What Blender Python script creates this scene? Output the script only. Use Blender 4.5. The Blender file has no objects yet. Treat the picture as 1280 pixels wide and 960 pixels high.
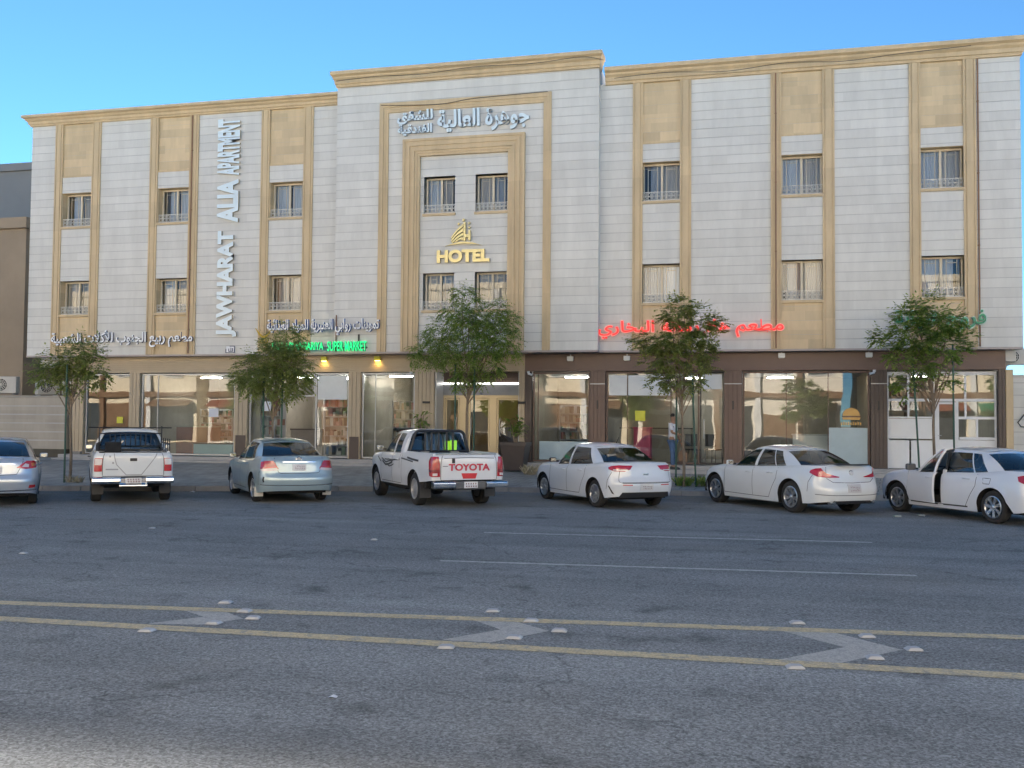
import bpy, bmesh, math, random
import numpy as np
from mathutils import Vector, Matrix
random.seed(7)
SC = bpy.context.scene
COL = SC.collection

# ---------------------------------------------------------------- camera
PITCH, ROLL, YAW, CAM_H, CAM_D, FPX = 0.038, 0.0083, 0.2388, 1.92, 30.79, 1239.0
_F = Vector((-math.sin(YAW)*math.cos(PITCH), math.cos(YAW)*math.cos(PITCH), math.sin(PITCH)))
_R = Vector((math.cos(YAW), math.sin(YAW), 0))
_U = _R.cross(_F)
R2 = _R*math.cos(ROLL) + _U*math.sin(ROLL)
U2 = -_R*math.sin(ROLL) + _U*math.cos(ROLL)
cam = bpy.data.cameras.new("camera")
cam.sensor_width = 36.0
cam.lens = FPX/1280*36
cam.clip_end = 5000
camo = bpy.data.objects.new("camera", cam)
COL.objects.link(camo)
camo.matrix_world = Matrix(((R2.x, U2.x, -_F.x, 0), (R2.y, U2.y, -_F.y, -CAM_D), (R2.z, U2.z, -_F.z, CAM_H), (0, 0, 0, 1)))
SC.camera = camo

# ---------------------------------------------------------------- sky, sun, exposure
SUN_EL, SUN_AZ = 21.9, 33.5           # azimuth: degrees left of the facade's inward normal
sd = Vector((-math.sin(math.radians(SUN_AZ))*math.cos(math.radians(SUN_EL)),
             math.cos(math.radians(SUN_AZ))*math.cos(math.radians(SUN_EL)), math.sin(math.radians(SUN_EL))))
W = bpy.data.worlds.new("World")
SC.world = W
W.use_nodes = True
nt = W.node_tree
sky = nt.nodes.new("ShaderNodeTexSky")
sky.sky_type = 'NISHITA'
sky.sun_disc = False
sky.sun_elevation = math.radians(SUN_EL)
sky.sun_rotation = math.radians(-SUN_AZ)
sky.air_density = 0.42
sky.dust_density = 0.0
sky.ozone_density = 2.0
tint = nt.nodes.new("ShaderNodeVectorMath")
tint.operation = 'MULTIPLY'
tint.inputs[1].default_value = (.60, .94, .97)      # clear desert sky: a little less red than the model's
nt.links.new(sky.outputs[0], tint.inputs[0])
nt.links.new(tint.outputs[0], nt.nodes["Background"].inputs[0])
nt.nodes["Background"].inputs[1].default_value = 0.05
sl = bpy.data.lights.new("sun", 'SUN')
sl.energy = 5.0
sl.angle = math.radians(3.0)
sl.color = (1.0, 0.89, 0.74)
so = bpy.data.objects.new("sun", sl)
COL.objects.link(so)
so.rotation_euler = sd.to_track_quat('Z', 'Y').to_euler()
SC.view_settings.view_transform = 'Standard'
SC.view_settings.look = 'None'
SC.view_settings.gamma = 1
SC.view_settings.use_curve_mapping = False
SC.view_settings.exposure = 2.68
SC.render.engine = 'CYCLES'
SC.cycles.max_bounces = 6
SC.cycles.diffuse_bounces = 3
SC.cycles.glossy_bounces = 3
SC.cycles.transmission_bounces = 4
SC.cycles.transparent_max_bounces = 10
SC.cycles.caustics_reflective = False
SC.cycles.caustics_refractive = False
SC.cycles.use_denoising = True

# ---------------------------------------------------------------- materials
def new_mat(name):
    m = bpy.data.materials.new(name)
    m.use_nodes = True
    n = m.node_tree.nodes
    return m, n, m.node_tree.links, n["Principled BSDF"]

def N(n, kind, **kw):
    x = n.new(kind)
    for k, v in kw.items():
        if k in x.inputs:
            x.inputs[k].default_value = v
        else:
            setattr(x, k, v)
    return x

def rgba(c):
    return (c[0], c[1], c[2], 1)

def plain(name, col, rough=0.6, metal=0.0, var=0.12, scale=3.0, bump=0.0, coat=0.0, spec=0.5, bscale=60):
    """Paint, plastic, stone: base colour broken up by soft noise, with optional fine bump."""
    m, n, l, b = new_mat(name)
    tc = N(n, "ShaderNodeTexCoord")
    nz = N(n, "ShaderNodeTexNoise", Scale=scale, Detail=6, Roughness=0.65)
    l.new(tc.outputs["Object"], nz.inputs["Vector"])
    mr = N(n, "ShaderNodeMapRange")
    mr.inputs[1].default_value = 0.25; mr.inputs[2].default_value = 0.75
    mr.inputs[3].default_value = 1-var; mr.inputs[4].default_value = 1+var
    l.new(nz.outputs[0], mr.inputs[0])
    mx = N(n, "ShaderNodeVectorMath", operation='SCALE')
    mx.inputs[0].default_value = col[:3]
    l.new(mr.outputs[0], mx.inputs["Scale"])
    l.new(mx.outputs[0], b.inputs["Base Color"])
    b.inputs["Roughness"].default_value = rough
    b.inputs["Metallic"].default_value = metal
    b.inputs["Coat Weight"].default_value = coat
    b.inputs["Coat Roughness"].default_value = 0.06
    b.inputs["Specular IOR Level"].default_value = spec
    if bump:
        n2 = N(n, "ShaderNodeTexNoise", Scale=bscale, Detail=4)
        l.new(tc.outputs["Object"], n2.inputs["Vector"])
        bp = N(n, "ShaderNodeBump", Strength=bump, Distance=0.02)
        l.new(n2.outputs[0], bp.inputs["Height"])
        l.new(bp.outputs[0], b.inputs["Normal"])
    return m

def glow(name, col, s):
    m, n, l, b = new_mat(name)
    b.inputs["Base Color"].default_value = rgba(col)
    b.inputs["Emission Color"].default_value = rgba(col)
    b.inputs["Emission Strength"].default_value = s
    return m

def glass(name, tint=(.8, .86, .84), ior=1.5, rough=0.0, wav=0.0):
    """Thin sheet glass: lets tinted light through and mirrors by Fresnel."""
    m, n, l, b = new_mat(name)
    out = n["Material Output"]
    n.remove(b)
    tr = N(n, "ShaderNodeBsdfTransparent", Color=rgba(tint))
    gl = N(n, "ShaderNodeBsdfGlossy", Roughness=rough)
    gl.inputs["Color"].default_value = (1, 1, 1, 1)
    fr = N(n, "ShaderNodeFresnel", IOR=ior)
    mx = N(n, "ShaderNodeMixShader")
    l.new(fr.outputs[0], mx.inputs[0]); l.new(tr.outputs[0], mx.inputs[1]); l.new(gl.outputs[0], mx.inputs[2])
    l.new(mx.outputs[0], out.inputs["Surface"])
    if wav:
        tc = N(n, "ShaderNodeTexCoord")
        nz = N(n, "ShaderNodeTexNoise", Scale=0.8, Detail=1)
        l.new(tc.outputs["Object"], nz.inputs["Vector"])
        bp = N(n, "ShaderNodeBump", Strength=wav, Distance=0.05)
        l.new(nz.outputs[0], bp.inputs["Height"])
        l.new(bp.outputs[0], gl.inputs["Normal"]); l.new(bp.outputs[0], fr.inputs["Normal"])
    return m

def stone(name, col, course, length, var, stain=0.06, rough=0.55, warm=0.0):
    """Sawn stone laid in courses: each slab has its own tone, plus veins and faint run-off stains."""
    m, n, l, b = new_mat(name)
    geo = N(n, "ShaderNodeNewGeometry")
    sp = N(n, "ShaderNodeSeparateXYZ")
    l.new(geo.outputs["Position"], sp.inputs[0])
    def math_(op, a, bval):
        q = N(n, "ShaderNodeMath", operation=op)
        l.new(a, q.inputs[0]); q.inputs[1].default_value = bval
        return q.outputs[0]
    row = math_('FLOOR', math_('DIVIDE', math_('SUBTRACT', sp.outputs[2], 4.17), course), 0)
    off = math_('MULTIPLY', row, 0.37)
    ad = N(n, "ShaderNodeMath", operation='ADD')
    l.new(math_('DIVIDE', sp.outputs[0], length), ad.inputs[0]); l.new(off, ad.inputs[1])
    colm = math_('FLOOR', ad.outputs[0], 0)
    cb = N(n, "ShaderNodeCombineXYZ")
    l.new(colm, cb.inputs[0]); l.new(row, cb.inputs[1])
    wn = N(n, "ShaderNodeTexWhiteNoise", noise_dimensions='2D')
    l.new(cb.outputs[0], wn.inputs["Vector"])
    mr = N(n, "ShaderNodeMapRange")
    mr.inputs[3].default_value = 1-var; mr.inputs[4].default_value = 1+var
    l.new(wn.outputs["Value"], mr.inputs[0])
    mp = N(n, "ShaderNodeMapping")
    mp.inputs["Scale"].default_value = (1.6, 1.6, 0.35)
    l.new(geo.outputs["Position"], mp.inputs["Vector"])
    nz = N(n, "ShaderNodeTexNoise", Scale=1.4, Detail=7, Roughness=0.7)
    l.new(mp.outputs[0], nz.inputs["Vector"])
    m2 = N(n, "ShaderNodeMapRange")
    m2.inputs[1].default_value = 0.3; m2.inputs[2].default_value = 0.7
    m2.inputs[3].default_value = 1-stain; m2.inputs[4].default_value = 1+stain
    l.new(nz.outputs[0], m2.inputs[0])
    mm = N(n, "ShaderNodeMath", operation='MULTIPLY')
    l.new(mr.outputs[0], mm.inputs[0]); l.new(m2.outputs[0], mm.inputs[1])
    mx = N(n, "ShaderNodeVectorMath", operation='SCALE')
    mx.inputs[0].default_value = col
    l.new(mm.outputs[0], mx.inputs["Scale"])
    l.new(mx.outputs[0], b.inputs["Base Color"])
    b.inputs["Roughness"].default_value = rough
    n3 = N(n, "ShaderNodeTexNoise", Scale=35, Detail=4)
    l.new(geo.outputs["Position"], n3.inputs["Vector"])
    bp = N(n, "ShaderNodeBump", Strength=0.15, Distance=0.01)
    l.new(n3.outputs[0], bp.inputs["Height"]); l.new(bp.outputs[0], b.inputs["Normal"])
    return m

def asphalt(name):
    m, n, l, b = new_mat(name)
    geo = N(n, "ShaderNodeNewGeometry")
    def noise(scale, det, vec=None, rough=0.6):
        q = N(n, "ShaderNodeTexNoise", Scale=scale, Detail=det, Roughness=rough)
        l.new(vec or geo.outputs["Position"], q.inputs["Vector"]); return q.outputs[0]
    def mr(v, a, b_, c, d):
        q = N(n, "ShaderNodeMapRange")
        for i, x in enumerate((a, b_, c, d)): q.inputs[i+1].default_value = x
        l.new(v, q.inputs[0]); return q.outputs[0]
    def mul(a, b_):
        q = N(n, "ShaderNodeMath", operation='MULTIPLY'); l.new(a, q.inputs[0]); l.new(b_, q.inputs[1]); return q.outputs[0]
    rot = N(n, "ShaderNodeMapping"); rot.inputs["Rotation"].default_value = (0, 0, math.radians(-6)); rot.inputs["Scale"].default_value = (0.035, 0.9, 1)
    l.new(geo.outputs["Position"], rot.inputs["Vector"])
    tracks = mr(noise(1.0, 4, rot.outputs[0]), .3, .7, .78, 1.18)        # wear bands along the traffic
    blot = mr(noise(0.5, 5), .3, .7, .88, 1.12)
    vor = N(n, "ShaderNodeTexVoronoi", Scale=75); l.new(geo.outputs["Position"], vor.inputs["Vector"])
    chips = N(n, "ShaderNodeSeparateColor"); l.new(vor.outputs["Color"], chips.inputs[0])
    grit = mr(chips.outputs[0], 0, 1, .62, 1.36)
    grit2 = mr(noise(28, 3), .35, .65, .78, 1.22)
    # thin dark cracks
    v2 = N(n, "ShaderNodeTexVoronoi", Scale=0.16, feature='DISTANCE_TO_EDGE')
    wob = N(n, "ShaderNodeVectorMath", operation='ADD')
    wn = N(n, "ShaderNodeTexNoise", Scale=1.2, Detail=6); l.new(geo.outputs["Position"], wn.inputs["Vector"])
    sc2 = N(n, "ShaderNodeVectorMath", operation='SCALE'); sc2.inputs["Scale"].default_value = 1.6
    l.new(wn.outputs["Color"], sc2.inputs[0]); l.new(geo.outputs["Position"], wob.inputs[0]); l.new(sc2.outputs[0], wob.inputs[1])
    l.new(wob.outputs[0], v2.inputs["Vector"])
    crack = mr(v2.outputs["Distance"], 0.0, 0.004, .62, 1)
    oil = mr(noise(1.3, 3), .58, .74, 1, .58)
    f = mul(mul(mul(tracks, blot), mul(grit, grit2)), mul(crack, oil))
    mx = N(n, "ShaderNodeVectorMath", operation='SCALE')
    mx.inputs[0].default_value = ASPHALT
    l.new(f, mx.inputs["Scale"])
    # blown sand lying along the kerb, and thin drifts elsewhere
    sp = N(n, "ShaderNodeSeparateXYZ"); l.new(geo.outputs["Position"], sp.inputs[0])
    skew = N(n, "ShaderNodeMath", operation='MULTIPLY_ADD'); skew.inputs[1].default_value = -.16
    l.new(sp.outputs[0], skew.inputs[0]); l.new(sp.outputs[1], skew.inputs[2])
    near = mr(skew.outputs[0], -8.0, -4.6, 0, .75)
    drift = mr(noise(.7, 6), .38, .62, 0.15, 1)
    thin = mr(noise(.22, 6), .55, .75, 0, .28)
    sm = N(n, "ShaderNodeMath", operation='MAXIMUM'); l.new(mul(near, drift), sm.inputs[0]); l.new(thin, sm.inputs[1])
    ds = N(n, "ShaderNodeMix", data_type='RGBA'); ds.inputs[7].default_value = (.30, .265, .21, 1)
    l.new(sm.outputs[0], ds.inputs[0]); l.new(mx.outputs[0], ds.inputs[6])
    l.new(ds.outputs[2], b.inputs["Base Color"])
    b.inputs["Roughness"].default_value = 0.95
    b.inputs["Specular IOR Level"].default_value = 0.12
    bp = N(n, "ShaderNodeBump", Strength=0.3, Distance=0.01)
    l.new(chips.outputs[0], bp.inputs["Height"]); l.new(bp.outputs[0], b.inputs["Normal"])
    return m

def worn_paint(name, col, wear):
    m, n, l, b = new_mat(name)
    geo = N(n, "ShaderNodeNewGeometry")
    nz = N(n, "ShaderNodeTexNoise", Scale=9, Detail=8, Roughness=0.75)
    l.new(geo.outputs["Position"], nz.inputs["Vector"])
    mr = N(n, "ShaderNodeMapRange"); mr.inputs[1].default_value = wear-.08; mr.inputs[2].default_value = wear+.12
    l.new(nz.outputs[0], mr.inputs[0])
    mx = N(n, "ShaderNodeMix", data_type='RGBA')
    mx.inputs[6].default_value = rgba(ASPHALT); mx.inputs[7].default_value = rgba(col)
    l.new(mr.outputs[0], mx.inputs[0])
    v = N(n, "ShaderNodeTexVoronoi", Scale=75); l.new(geo.outputs["Position"], v.inputs["Vector"])
    s = N(n, "ShaderNodeSeparateColor"); l.new(v.outputs["Color"], s.inputs[0])
    m2 = N(n, "ShaderNodeMapRange"); m2.inputs[3].default_value = .75; m2.inputs[4].default_value = 1.2
    l.new(s.outputs[0], m2.inputs[0])
    mm = N(n, "ShaderNodeVectorMath", operation='SCALE'); l.new(mx.outputs[2], mm.inputs[0]); l.new(m2.outputs[0], mm.inputs["Scale"])
    l.new(mm.outputs[0], b.inputs["Base Color"])
    b.inputs["Roughness"].default_value = 0.7
    return m

def random_tint(name, cols, rough=0.5, trans=0.0, var=0.0):
    """One colour out of a ramp per loose piece (leaves, goods on a shelf)."""
    m, n, l, b = new_mat(name)
    geo = N(n, "ShaderNodeNewGeometry")
    rp = N(n, "ShaderNodeValToRGB")
    e = rp.color_ramp.elements
    while len(e) < len(cols): e.new(0.5)
    for i, c in enumerate(cols):
        e[i].position = i/max(1, len(cols)-1); e[i].color = rgba(c)
    if var: rp.color_ramp.interpolation = 'CONSTANT'
    l.new(geo.outputs["Random Per Island"], rp.inputs[0])
    l.new(rp.outputs[0], b.inputs["Base Color"])
    b.inputs["Roughness"].default_value = rough
    if trans:
        tl = N(n, "ShaderNodeBsdfTranslucent")
        l.new(rp.outputs[0], tl.inputs[0])
        mx = N(n, "ShaderNodeMixShader"); mx.inputs[0].default_value = trans
        l.new(b.outputs[0], mx.inputs[1]); l.new(tl.outputs[0], mx.inputs[2])
        l.new(mx.outputs[0], n["Material Output"].inputs["Surface"])
    return m

ASPHALT = (0.250, 0.260, 0.262)
M = dict(
    joint=plain("joint", (.45, .44, .425), .8, var=.2, scale=1),
    asphalt=asphalt("asphalt"),
    white_stone=stone("white_stone", (.625, .615, .575), .2845, 1.9, .05, .08),
    beige_stone=stone("beige_stone", (.60, .465, .285), .2845, .8, .12, .11, .6),
    beige_trim=stone("beige_trim", (.58, .445, .27), .9, 40, .06, .14, .6),
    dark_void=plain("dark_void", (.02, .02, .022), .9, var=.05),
    window_frame=plain("window_frame", (.62, .55, .42), .45, var=.05),
    grille=plain("grille", (.68, .66, .60), .5, var=.08),
    curtain=plain("curtain", (.60, .66, .73), .9, var=.05, scale=2),
    curtain_dark=plain("curtain_dark", (.42, .46, .51), .9, var=.05, scale=2),
    pane=glass("pane", (.93, .95, .96), 1.6, wav=.015),
    shop_glass=glass("shop_glass", (.82, .88, .87), 1.75, wav=.05),
    beige_metal=plain("beige_metal", (.43, .345, .235), .45, var=.06),
    brown_metal=plain("brown_metal", (.155, .098, .075), .5, var=.08),
    dark_brown=plain("dark_brown", (.075, .052, .043), .45, var=.1),
    aluminium=plain("aluminium", (.45, .46, .47), .4, .4, var=.05),
    white_paint=plain("white_paint", (.72, .73, .74), .45, var=.05),
    grey_paint=plain("grey_paint", (.30, .31, .33), .5, var=.08),
    black=plain("black", (.018, .018, .02), .45, var=.1),
    black_matte=plain("black_matte", (.015, .015, .016), .85, var=.1),
    rubber=plain("rubber", (.022, .022, .023), .8, var=.25, scale=8),
    kerb=plain("kerb", (.33, .315, .29), .8, var=.25, scale=2, bump=.3),
    pavement=plain("pavement", (.27, .255, .235), .75, var=.28, scale=1.3, bump=.15),
    yellow_line=worn_paint("yellow_line", (.58, .475, .285), .40),
    white_line=worn_paint("white_line", (.50, .50, .49), .44),
    white_line2=worn_paint("white_line_edge", (.52, .50, .43), .36),
    chevron=worn_paint("chevron", (.44, .43, .40), .37),
    sand=plain("sand", (.46, .41, .33), .95, var=.2, scale=.05),
)

# ---------------------------------------------------------------- mesh helpers
class MB:
    """Collects simple solids and links them as ONE mesh object."""
    def __init__(s): s.v = []; s.f = []; s.mi = []; s.cur = 0
    def add(s, vs, fs):
        o = len(s.v)
        s.v += [tuple(v) for v in vs]
        s.f += [tuple(i+o for i in f) for f in fs]
        s.mi += [s.cur]*len(fs)
        return s
    def box(s, x0, x1, y0, y1, z0, z1):
        vs = [(x, y, z) for z in (z0, z1) for y in (y0, y1) for x in (x0, x1)]
        return s.add(vs, [(0, 2, 3, 1), (4, 5, 7, 6), (0, 1, 5, 4), (2, 6, 7, 3), (0, 4, 6, 2), (1, 3, 7, 5)])
    def obox(s, c, ax, ay, az):
        """Oriented box: centre and three half-axis vectors."""
        c, ax, ay, az = map(Vector, (c, ax, ay, az))
        vs = [c+ax*i+ay*j+az*k for k in (-1, 1) for j in (-1, 1) for i in (-1, 1)]
        return s.add(vs, [(0, 2, 3, 1), (4, 5, 7, 6), (0, 1, 5, 4), (2, 6, 7, 3), (0, 4, 6, 2), (1, 3, 7, 5)])
    def tube(s, pts, r, n=8, cap=True):
        pts = [Vector(p) for p in pts]
        rs = r if isinstance(r, (list, tuple)) else [r]*len(pts)
        o = len(s.v); rings = []
        for i, p in enumerate(pts):
            d = (pts[min(i+1, len(pts)-1)]-pts[max(i-1, 0)]).normalized()
            a = d.orthogonal().normalized() if i == 0 else (a - d*a.dot(d)).normalized()
            b_ = d.cross(a)
            rings.append([p+(a*math.cos(2*math.pi*k/n)+b_*math.sin(2*math.pi*k/n))*rs[i] for k in range(n)])
        vs = [q for r_ in rings for q in r_]
        fs = [(i*n+k, i*n+(k+1) % n, (i+1)*n+(k+1) % n, (i+1)*n+k) for i in range(len(pts)-1) for k in range(n)]
        if cap: fs += [tuple(range(n-1, -1, -1)), tuple((len(pts)-1)*n+k for k in range(n))]
        return s.add(vs, fs)
    def lathe(s, prof, axis='Z', n=24, c=(0, 0, 0), caps=True):
        """prof: (radius, height) pairs round an axis."""
        vs = []
        for r, h in prof:
            for k in range(n):
                a = 2*math.pi*k/n
                p = (r*math.cos(a), r*math.sin(a), h) if axis == 'Z' else (r*math.cos(a), h, r*math.sin(a))
                vs.append((p[0]+c[0], p[1]+c[1], p[2]+c[2]))
        m = len(prof)
        fs = [(i*n+k, i*n+(k+1) % n, (i+1)*n+(k+1) % n, (i+1)*n+k) for i in range(m-1) for k in range(n)]
        if caps and prof[0][0] > 1e-4: fs.append(tuple(range(n-1, -1, -1)))
        if caps and prof[-1][0] > 1e-4: fs.append(tuple((m-1)*n+k for k in range(n)))
        return s.add(vs, fs)
    def prism(s, poly, y0, y1, plane='XZ'):
        """Polygon in XZ (extruded in Y), YZ (in X) or XY (in Z)."""
        n = len(poly)
        f = {'XZ': lambda a, b_, h: (a, h, b_), 'YZ': lambda a, b_, h: (h, a, b_), 'XY': lambda a, b_, h: (a, b_, h)}[plane]
        vs = [f(a, b_, y0) for a, b_ in poly]+[f(a, b_, y1) for a, b_ in poly]
        fs = [tuple(range(n)), tuple(range(2*n-1, n-1, -1))]+[(i, n+i, n+(i+1) % n, (i+1) % n) for i in range(n)]
        return s.add(vs, fs)
    def courses(s, x0, x1, z0, z1, y, h=.2845, base=4.17, g=.019, d=.010, depth=.1):
        """A wall face of stone courses with real recessed joints, extruded along X."""
        prof = []; js = []
        k = math.floor((z0-base)/h+1e-6)
        z = z0
        while z < z1-1e-4:
            zt = min(base+(k+1)*h, z1)
            prof += [(y, z+(g/2 if z > z0 else 0)), (y, zt-(g/2 if zt < z1 else 0))]
            if zt < z1: js.append(len(prof)); prof += [(y+d, zt-g/2), (y+d, zt+g/2)]
            z = zt; k += 1
        prof += [(y+depth, z1), (y+depth, z0)]
        o = len(s.mi); s.prism(prof, x0, x1, 'YZ')
        for j in js: s.mi[o+2+j] = 1
        return s
    def build(s, name, mat, parent=None, smooth=False, bevel=0.0, world=False):
        me = bpy.data.meshes.new(name)
        off = Vector()
        if world and parent is not None:
            q = parent
            while q is not None: off += q.location; q = q.parent
        me.from_pydata([tuple(Vector(v)-off) for v in s.v], [], s.f)
        mats = list(mat) if isinstance(mat, (list, tuple)) else [mat]
        if len(mats) == 1 and 1 in s.mi: mats.append(M['joint'])
        for m_ in mats: me.materials.append(m_)
        if len(mats) > 1: me.polygons.foreach_set("material_index", s.mi)
        bm = bmesh.new(); bm.from_mesh(me)
        bmesh.ops.recalc_face_normals(bm, faces=bm.faces)
        bm.to_mesh(me); bm.free()
        o = bpy.data.objects.new(name, me)
        COL.objects.link(o)
        if smooth:
            me.polygons.foreach_set("use_smooth", [True]*len(me.polygons))
            try: me.set_sharp_from_angle(angle=math.radians(38))
            except Exception: pass
        if bevel:
            b_ = o.modifiers.new("bevel", 'BEVEL'); b_.width = bevel; b_.segments = 2; b_.limit_method = 'ANGLE'
        if parent: o.parent = parent
        return o

def tag(o, label=None, cat=None, group=None, kind=None):
    if label: o["label"] = label
    if cat: o["category"] = cat
    if group: o["group"] = group
    if kind: o["kind"] = kind
    return o

def thing(name, label, cat, loc=(0, 0, 0), rz=0.0, group=None):
    o = bpy.data.objects.new(name, None)
    o.empty_display_size = .2
    COL.objects.link(o)
    o.location = loc; o.rotation_euler = (0, 0, rz)
    return tag(o, label, cat, group)

def copy_tree(o, parent=None):
    c = o.copy(); COL.objects.link(c)
    c.parent = parent
    for ch in list(o.children): copy_tree(ch, c)
    return c

# ---------------------------------------------------------------- ground, road, pavement
MB().add([(-3000, -3000, -.06), (3000, -3000, -.06), (3000, 3000, -.06), (-3000, 3000, -.06)], [(0, 1, 2, 3)]).build("ground", M['sand'])["kind"] = "structure"
MB().add([(-160, -38, 0), (160, -38, 0), (160, 2, 0), (-160, 2, 0)], [(0, 1, 2, 3)]).build("road", M['asphalt'])["kind"] = "structure"
KERB = [(-120, -26), (-60, -15.5), (-30, -10.6), (-18.2, -8.25), (-14.4, -7.1), (-10.9, -5.75), (-6.5, -4.45), (-1.85, -4.15), (4, -4.0), (12, -3.6), (60, 0)]
# pavement: rises gently from the kerb to the shopfront step
mb = MB()
for i in range(len(KERB)-1):
    (xa, ya), (xb, yb) = KERB[i], KERB[i+1]
    k = 4
    for j in range(k):
        t0, t1 = j/k, (j+1)/k
        def P(x, y, t): return (x, y+.16+(1.0-y)*t if False else y+.16+(1.2-y)*t, .13+.36*t)
        mb.add([P(xa, ya, t0), P(xb, yb, t0), P(xb, yb, t1), P(xa, ya, t1)], [(0, 1, 2, 3)])
mb.add([(-120, 1.36, .49), (60, 1.36, .49), (60, 60, .49), (-120, 60, .49)], [(0, 1, 2, 3)])
# paving slabs: joints in the material
def paving():
    m, n, l, b = new_mat("paving")
    geo = N(n, "ShaderNodeNewGeometry")
    mp = N(n, "ShaderNodeMapping"); mp.inputs["Rotation"].default_value = (0, 0, math.radians(8))
    l.new(geo.outputs["Position"], mp.inputs["Vector"])
    br = N(n, "ShaderNodeTexBrick", Scale=1.0)
    br.inputs["Color1"].default_value = (.35, .33, .295, 1); br.inputs["Color2"].default_value = (.41, .39, .355, 1)
    br.inputs["Mortar"].default_value = (.19, .175, .16, 1)
    br.inputs["Mortar Size"].default_value = .012; br.inputs["Brick Width"].default_value = .4; br.inputs["Row Height"].default_value = .4
    l.new(mp.outputs[0], br.inputs["Vector"])
    nz = N(n, "ShaderNodeTexNoise", Scale=.9, Detail=8, Roughness=.7); l.new(geo.outputs["Position"], nz.inputs["Vector"])
    mr = N(n, "ShaderNodeMapRange"); mr.inputs[1].default_value = .3; mr.inputs[2].default_value = .7; mr.inputs[3].default_value = .65; mr.inputs[4].default_value = 1.25
    l.new(nz.outputs[0], mr.inputs[0])
    mm = N(n, "ShaderNodeVectorMath", operation='SCALE'); l.new(br.outputs[0], mm.inputs[0]); l.new(mr.outputs[0], mm.inputs["Scale"])
    l.new(mm.outputs[0], b.inputs["Base Color"]); b.inputs["Roughness"].default_value = .7
    return m
M['paving'] = paving()
mb.build("pavement", M['paving'])["kind"] = "structure"
mb = MB()
for i in range(len(KERB)-1):
    a, b_ = Vector((*KERB[i], 0)), Vector((*KERB[i+1], 0))
    L_ = (b_-a).length; nst = max(1, int(L_/.9)) if L_ < 20 else 1
    d = (b_-a).normalized(); nrm = Vector((-d.y, d.x, 0))
    for j in range(nst):
        p, q = a+d*(L_*j/nst+.004), a+d*(L_*(j+1)/nst-.004)
        dz = random.uniform(-.006, .006)
        mb.obox((p+q)/2+nrm*.08+Vector((0, 0, .07+dz)), d*(q-p).length/2, nrm*.085, (0, 0, .075))
mb.build("kerb", M['kerb'], bevel=.012)["kind"] = "structure"

def strip(name, mat, quads, z=.004):
    mb = MB()
    for q in quads: mb.add([(x, y, z) for x, y in q], [tuple(range(len(q)))])
    o = mb.build(name, mat); o["kind"] = "structure"; return o

def line(p, q, w):
    p, q = Vector(p), Vector(q); d = (q-p).normalized(); n_ = Vector((-d.y, d.x))*w/2
    return [tuple(p-n_), tuple(q-n_), tuple(q+n_), tuple(p+n_)]
def ext(p, q, a, b_):
    """Lengthen segment pq by factors before/after."""
    p, q = Vector(p), Vector(q); d = q-p
    return tuple(p-d*a), tuple(q+d*b_)
yu = ext((-7.58, -21.98), (2.385, -20.87), 3, 3)
yl = ext((-6.98, -22.68), (2.015, -22.40), 0, 3)
strip("yellow_marking", M['yellow_line'], [line(*yu, .19), line(*yl, .20), line((-6.98, -22.68), (-30, -24.6), .20)])
strip("white_marking", M['white_line'], [line((-4.52, -14.17), (1.88, -13.62), .13), line((-4.18, -17.70), (2.02, -17.21), .11)])
strip("white_edge_marking", M['white_line2'], [line((-30, -27.6), (-3.3, -26.16), .15)])
strip("chevron_marking", M['chevron'], [
    [(-5.62, -21.78), (-5.19, -22.06), (-4.77, -22.04), (-5.16, -21.74)], [(-5.19, -22.06), (-5.52, -22.50), (-5.02, -22.40), (-4.77, -22.04)],
    [(-2.74, -21.38), (-2.27, -21.84), (-1.82, -21.78), (-2.33, -21.35)], [(-2.27, -21.84), (-2.66, -22.40), (-2.22, -22.38), (-1.82, -21.78)],
    [(.16, -21.07), (.76, -21.73), (1.23, -21.70), (.65, -21.04)], [(.76, -21.73), (.17, -22.38), (.66, -22.36), (1.23, -21.70)]], z=.002)

# ---------------------------------------------------------------- cast road studs
M['stud'] = plain("stud_metal", (.42, .44, .47), .45, .2, var=.1, scale=12)
M['stud_lens'] = plain("stud_lens", (.55, .60, .66), .15, 0, var=.05)
sb = MB()
h = .042
sb.add([(-.095, -.075, 0), (.095, -.075, 0), (.095, .075, 0), (-.095, .075, 0), (-.05, -.055, h), (.05, -.055, h), (.05, .055, h), (-.05, .055, h)],
       [(0, 3, 2, 1), (4, 5, 6, 7), (0, 1, 5, 4), (2, 3, 7, 6), (3, 0, 4, 7), (1, 2, 6, 5)])
STUDS = [("upper yellow line by the left chevron", -5.36, -21.35), ("gap beside the upper arm of the left chevron", -4.94, -21.72), ("asphalt just past the tip of the left chevron", -4.69, -22.01),
         ("lower arm of the left chevron", -4.92, -22.33), ("near side of the lower yellow line by the left chevron", -5.32, -22.79),
         ("upper yellow line by the middle chevron", -2.56, -21.02), ("gap beside the upper arm of the middle chevron", -2.08, -21.39), ("asphalt just past the tip of the middle chevron", -1.73, -21.77),
         ("lower arm of the middle chevron", -2.06, -22.16), ("near side of the lower yellow line by the middle chevron", -2.53, -22.68),
         ("upper yellow line by the right chevron", .41, -20.78), ("gap beside the upper arm of the right chevron", 1.0, -21.24), ("asphalt just past the tip of the right chevron", 1.33, -21.68),
         ("lower arm of the right chevron", .97, -22.09), ("near side of the lower yellow line by the right chevron", .32, -22.60),
         ("far lane at the left edge, away from the lines", -10.01, -18.74), ("far lane in front of the two left pickups", -10.22, -15.34), ("far lane in front of the logo pickup", -5.92, -15.75)]
st0 = sb.build("road_stud", M['stud'], bevel=.006)
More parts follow.
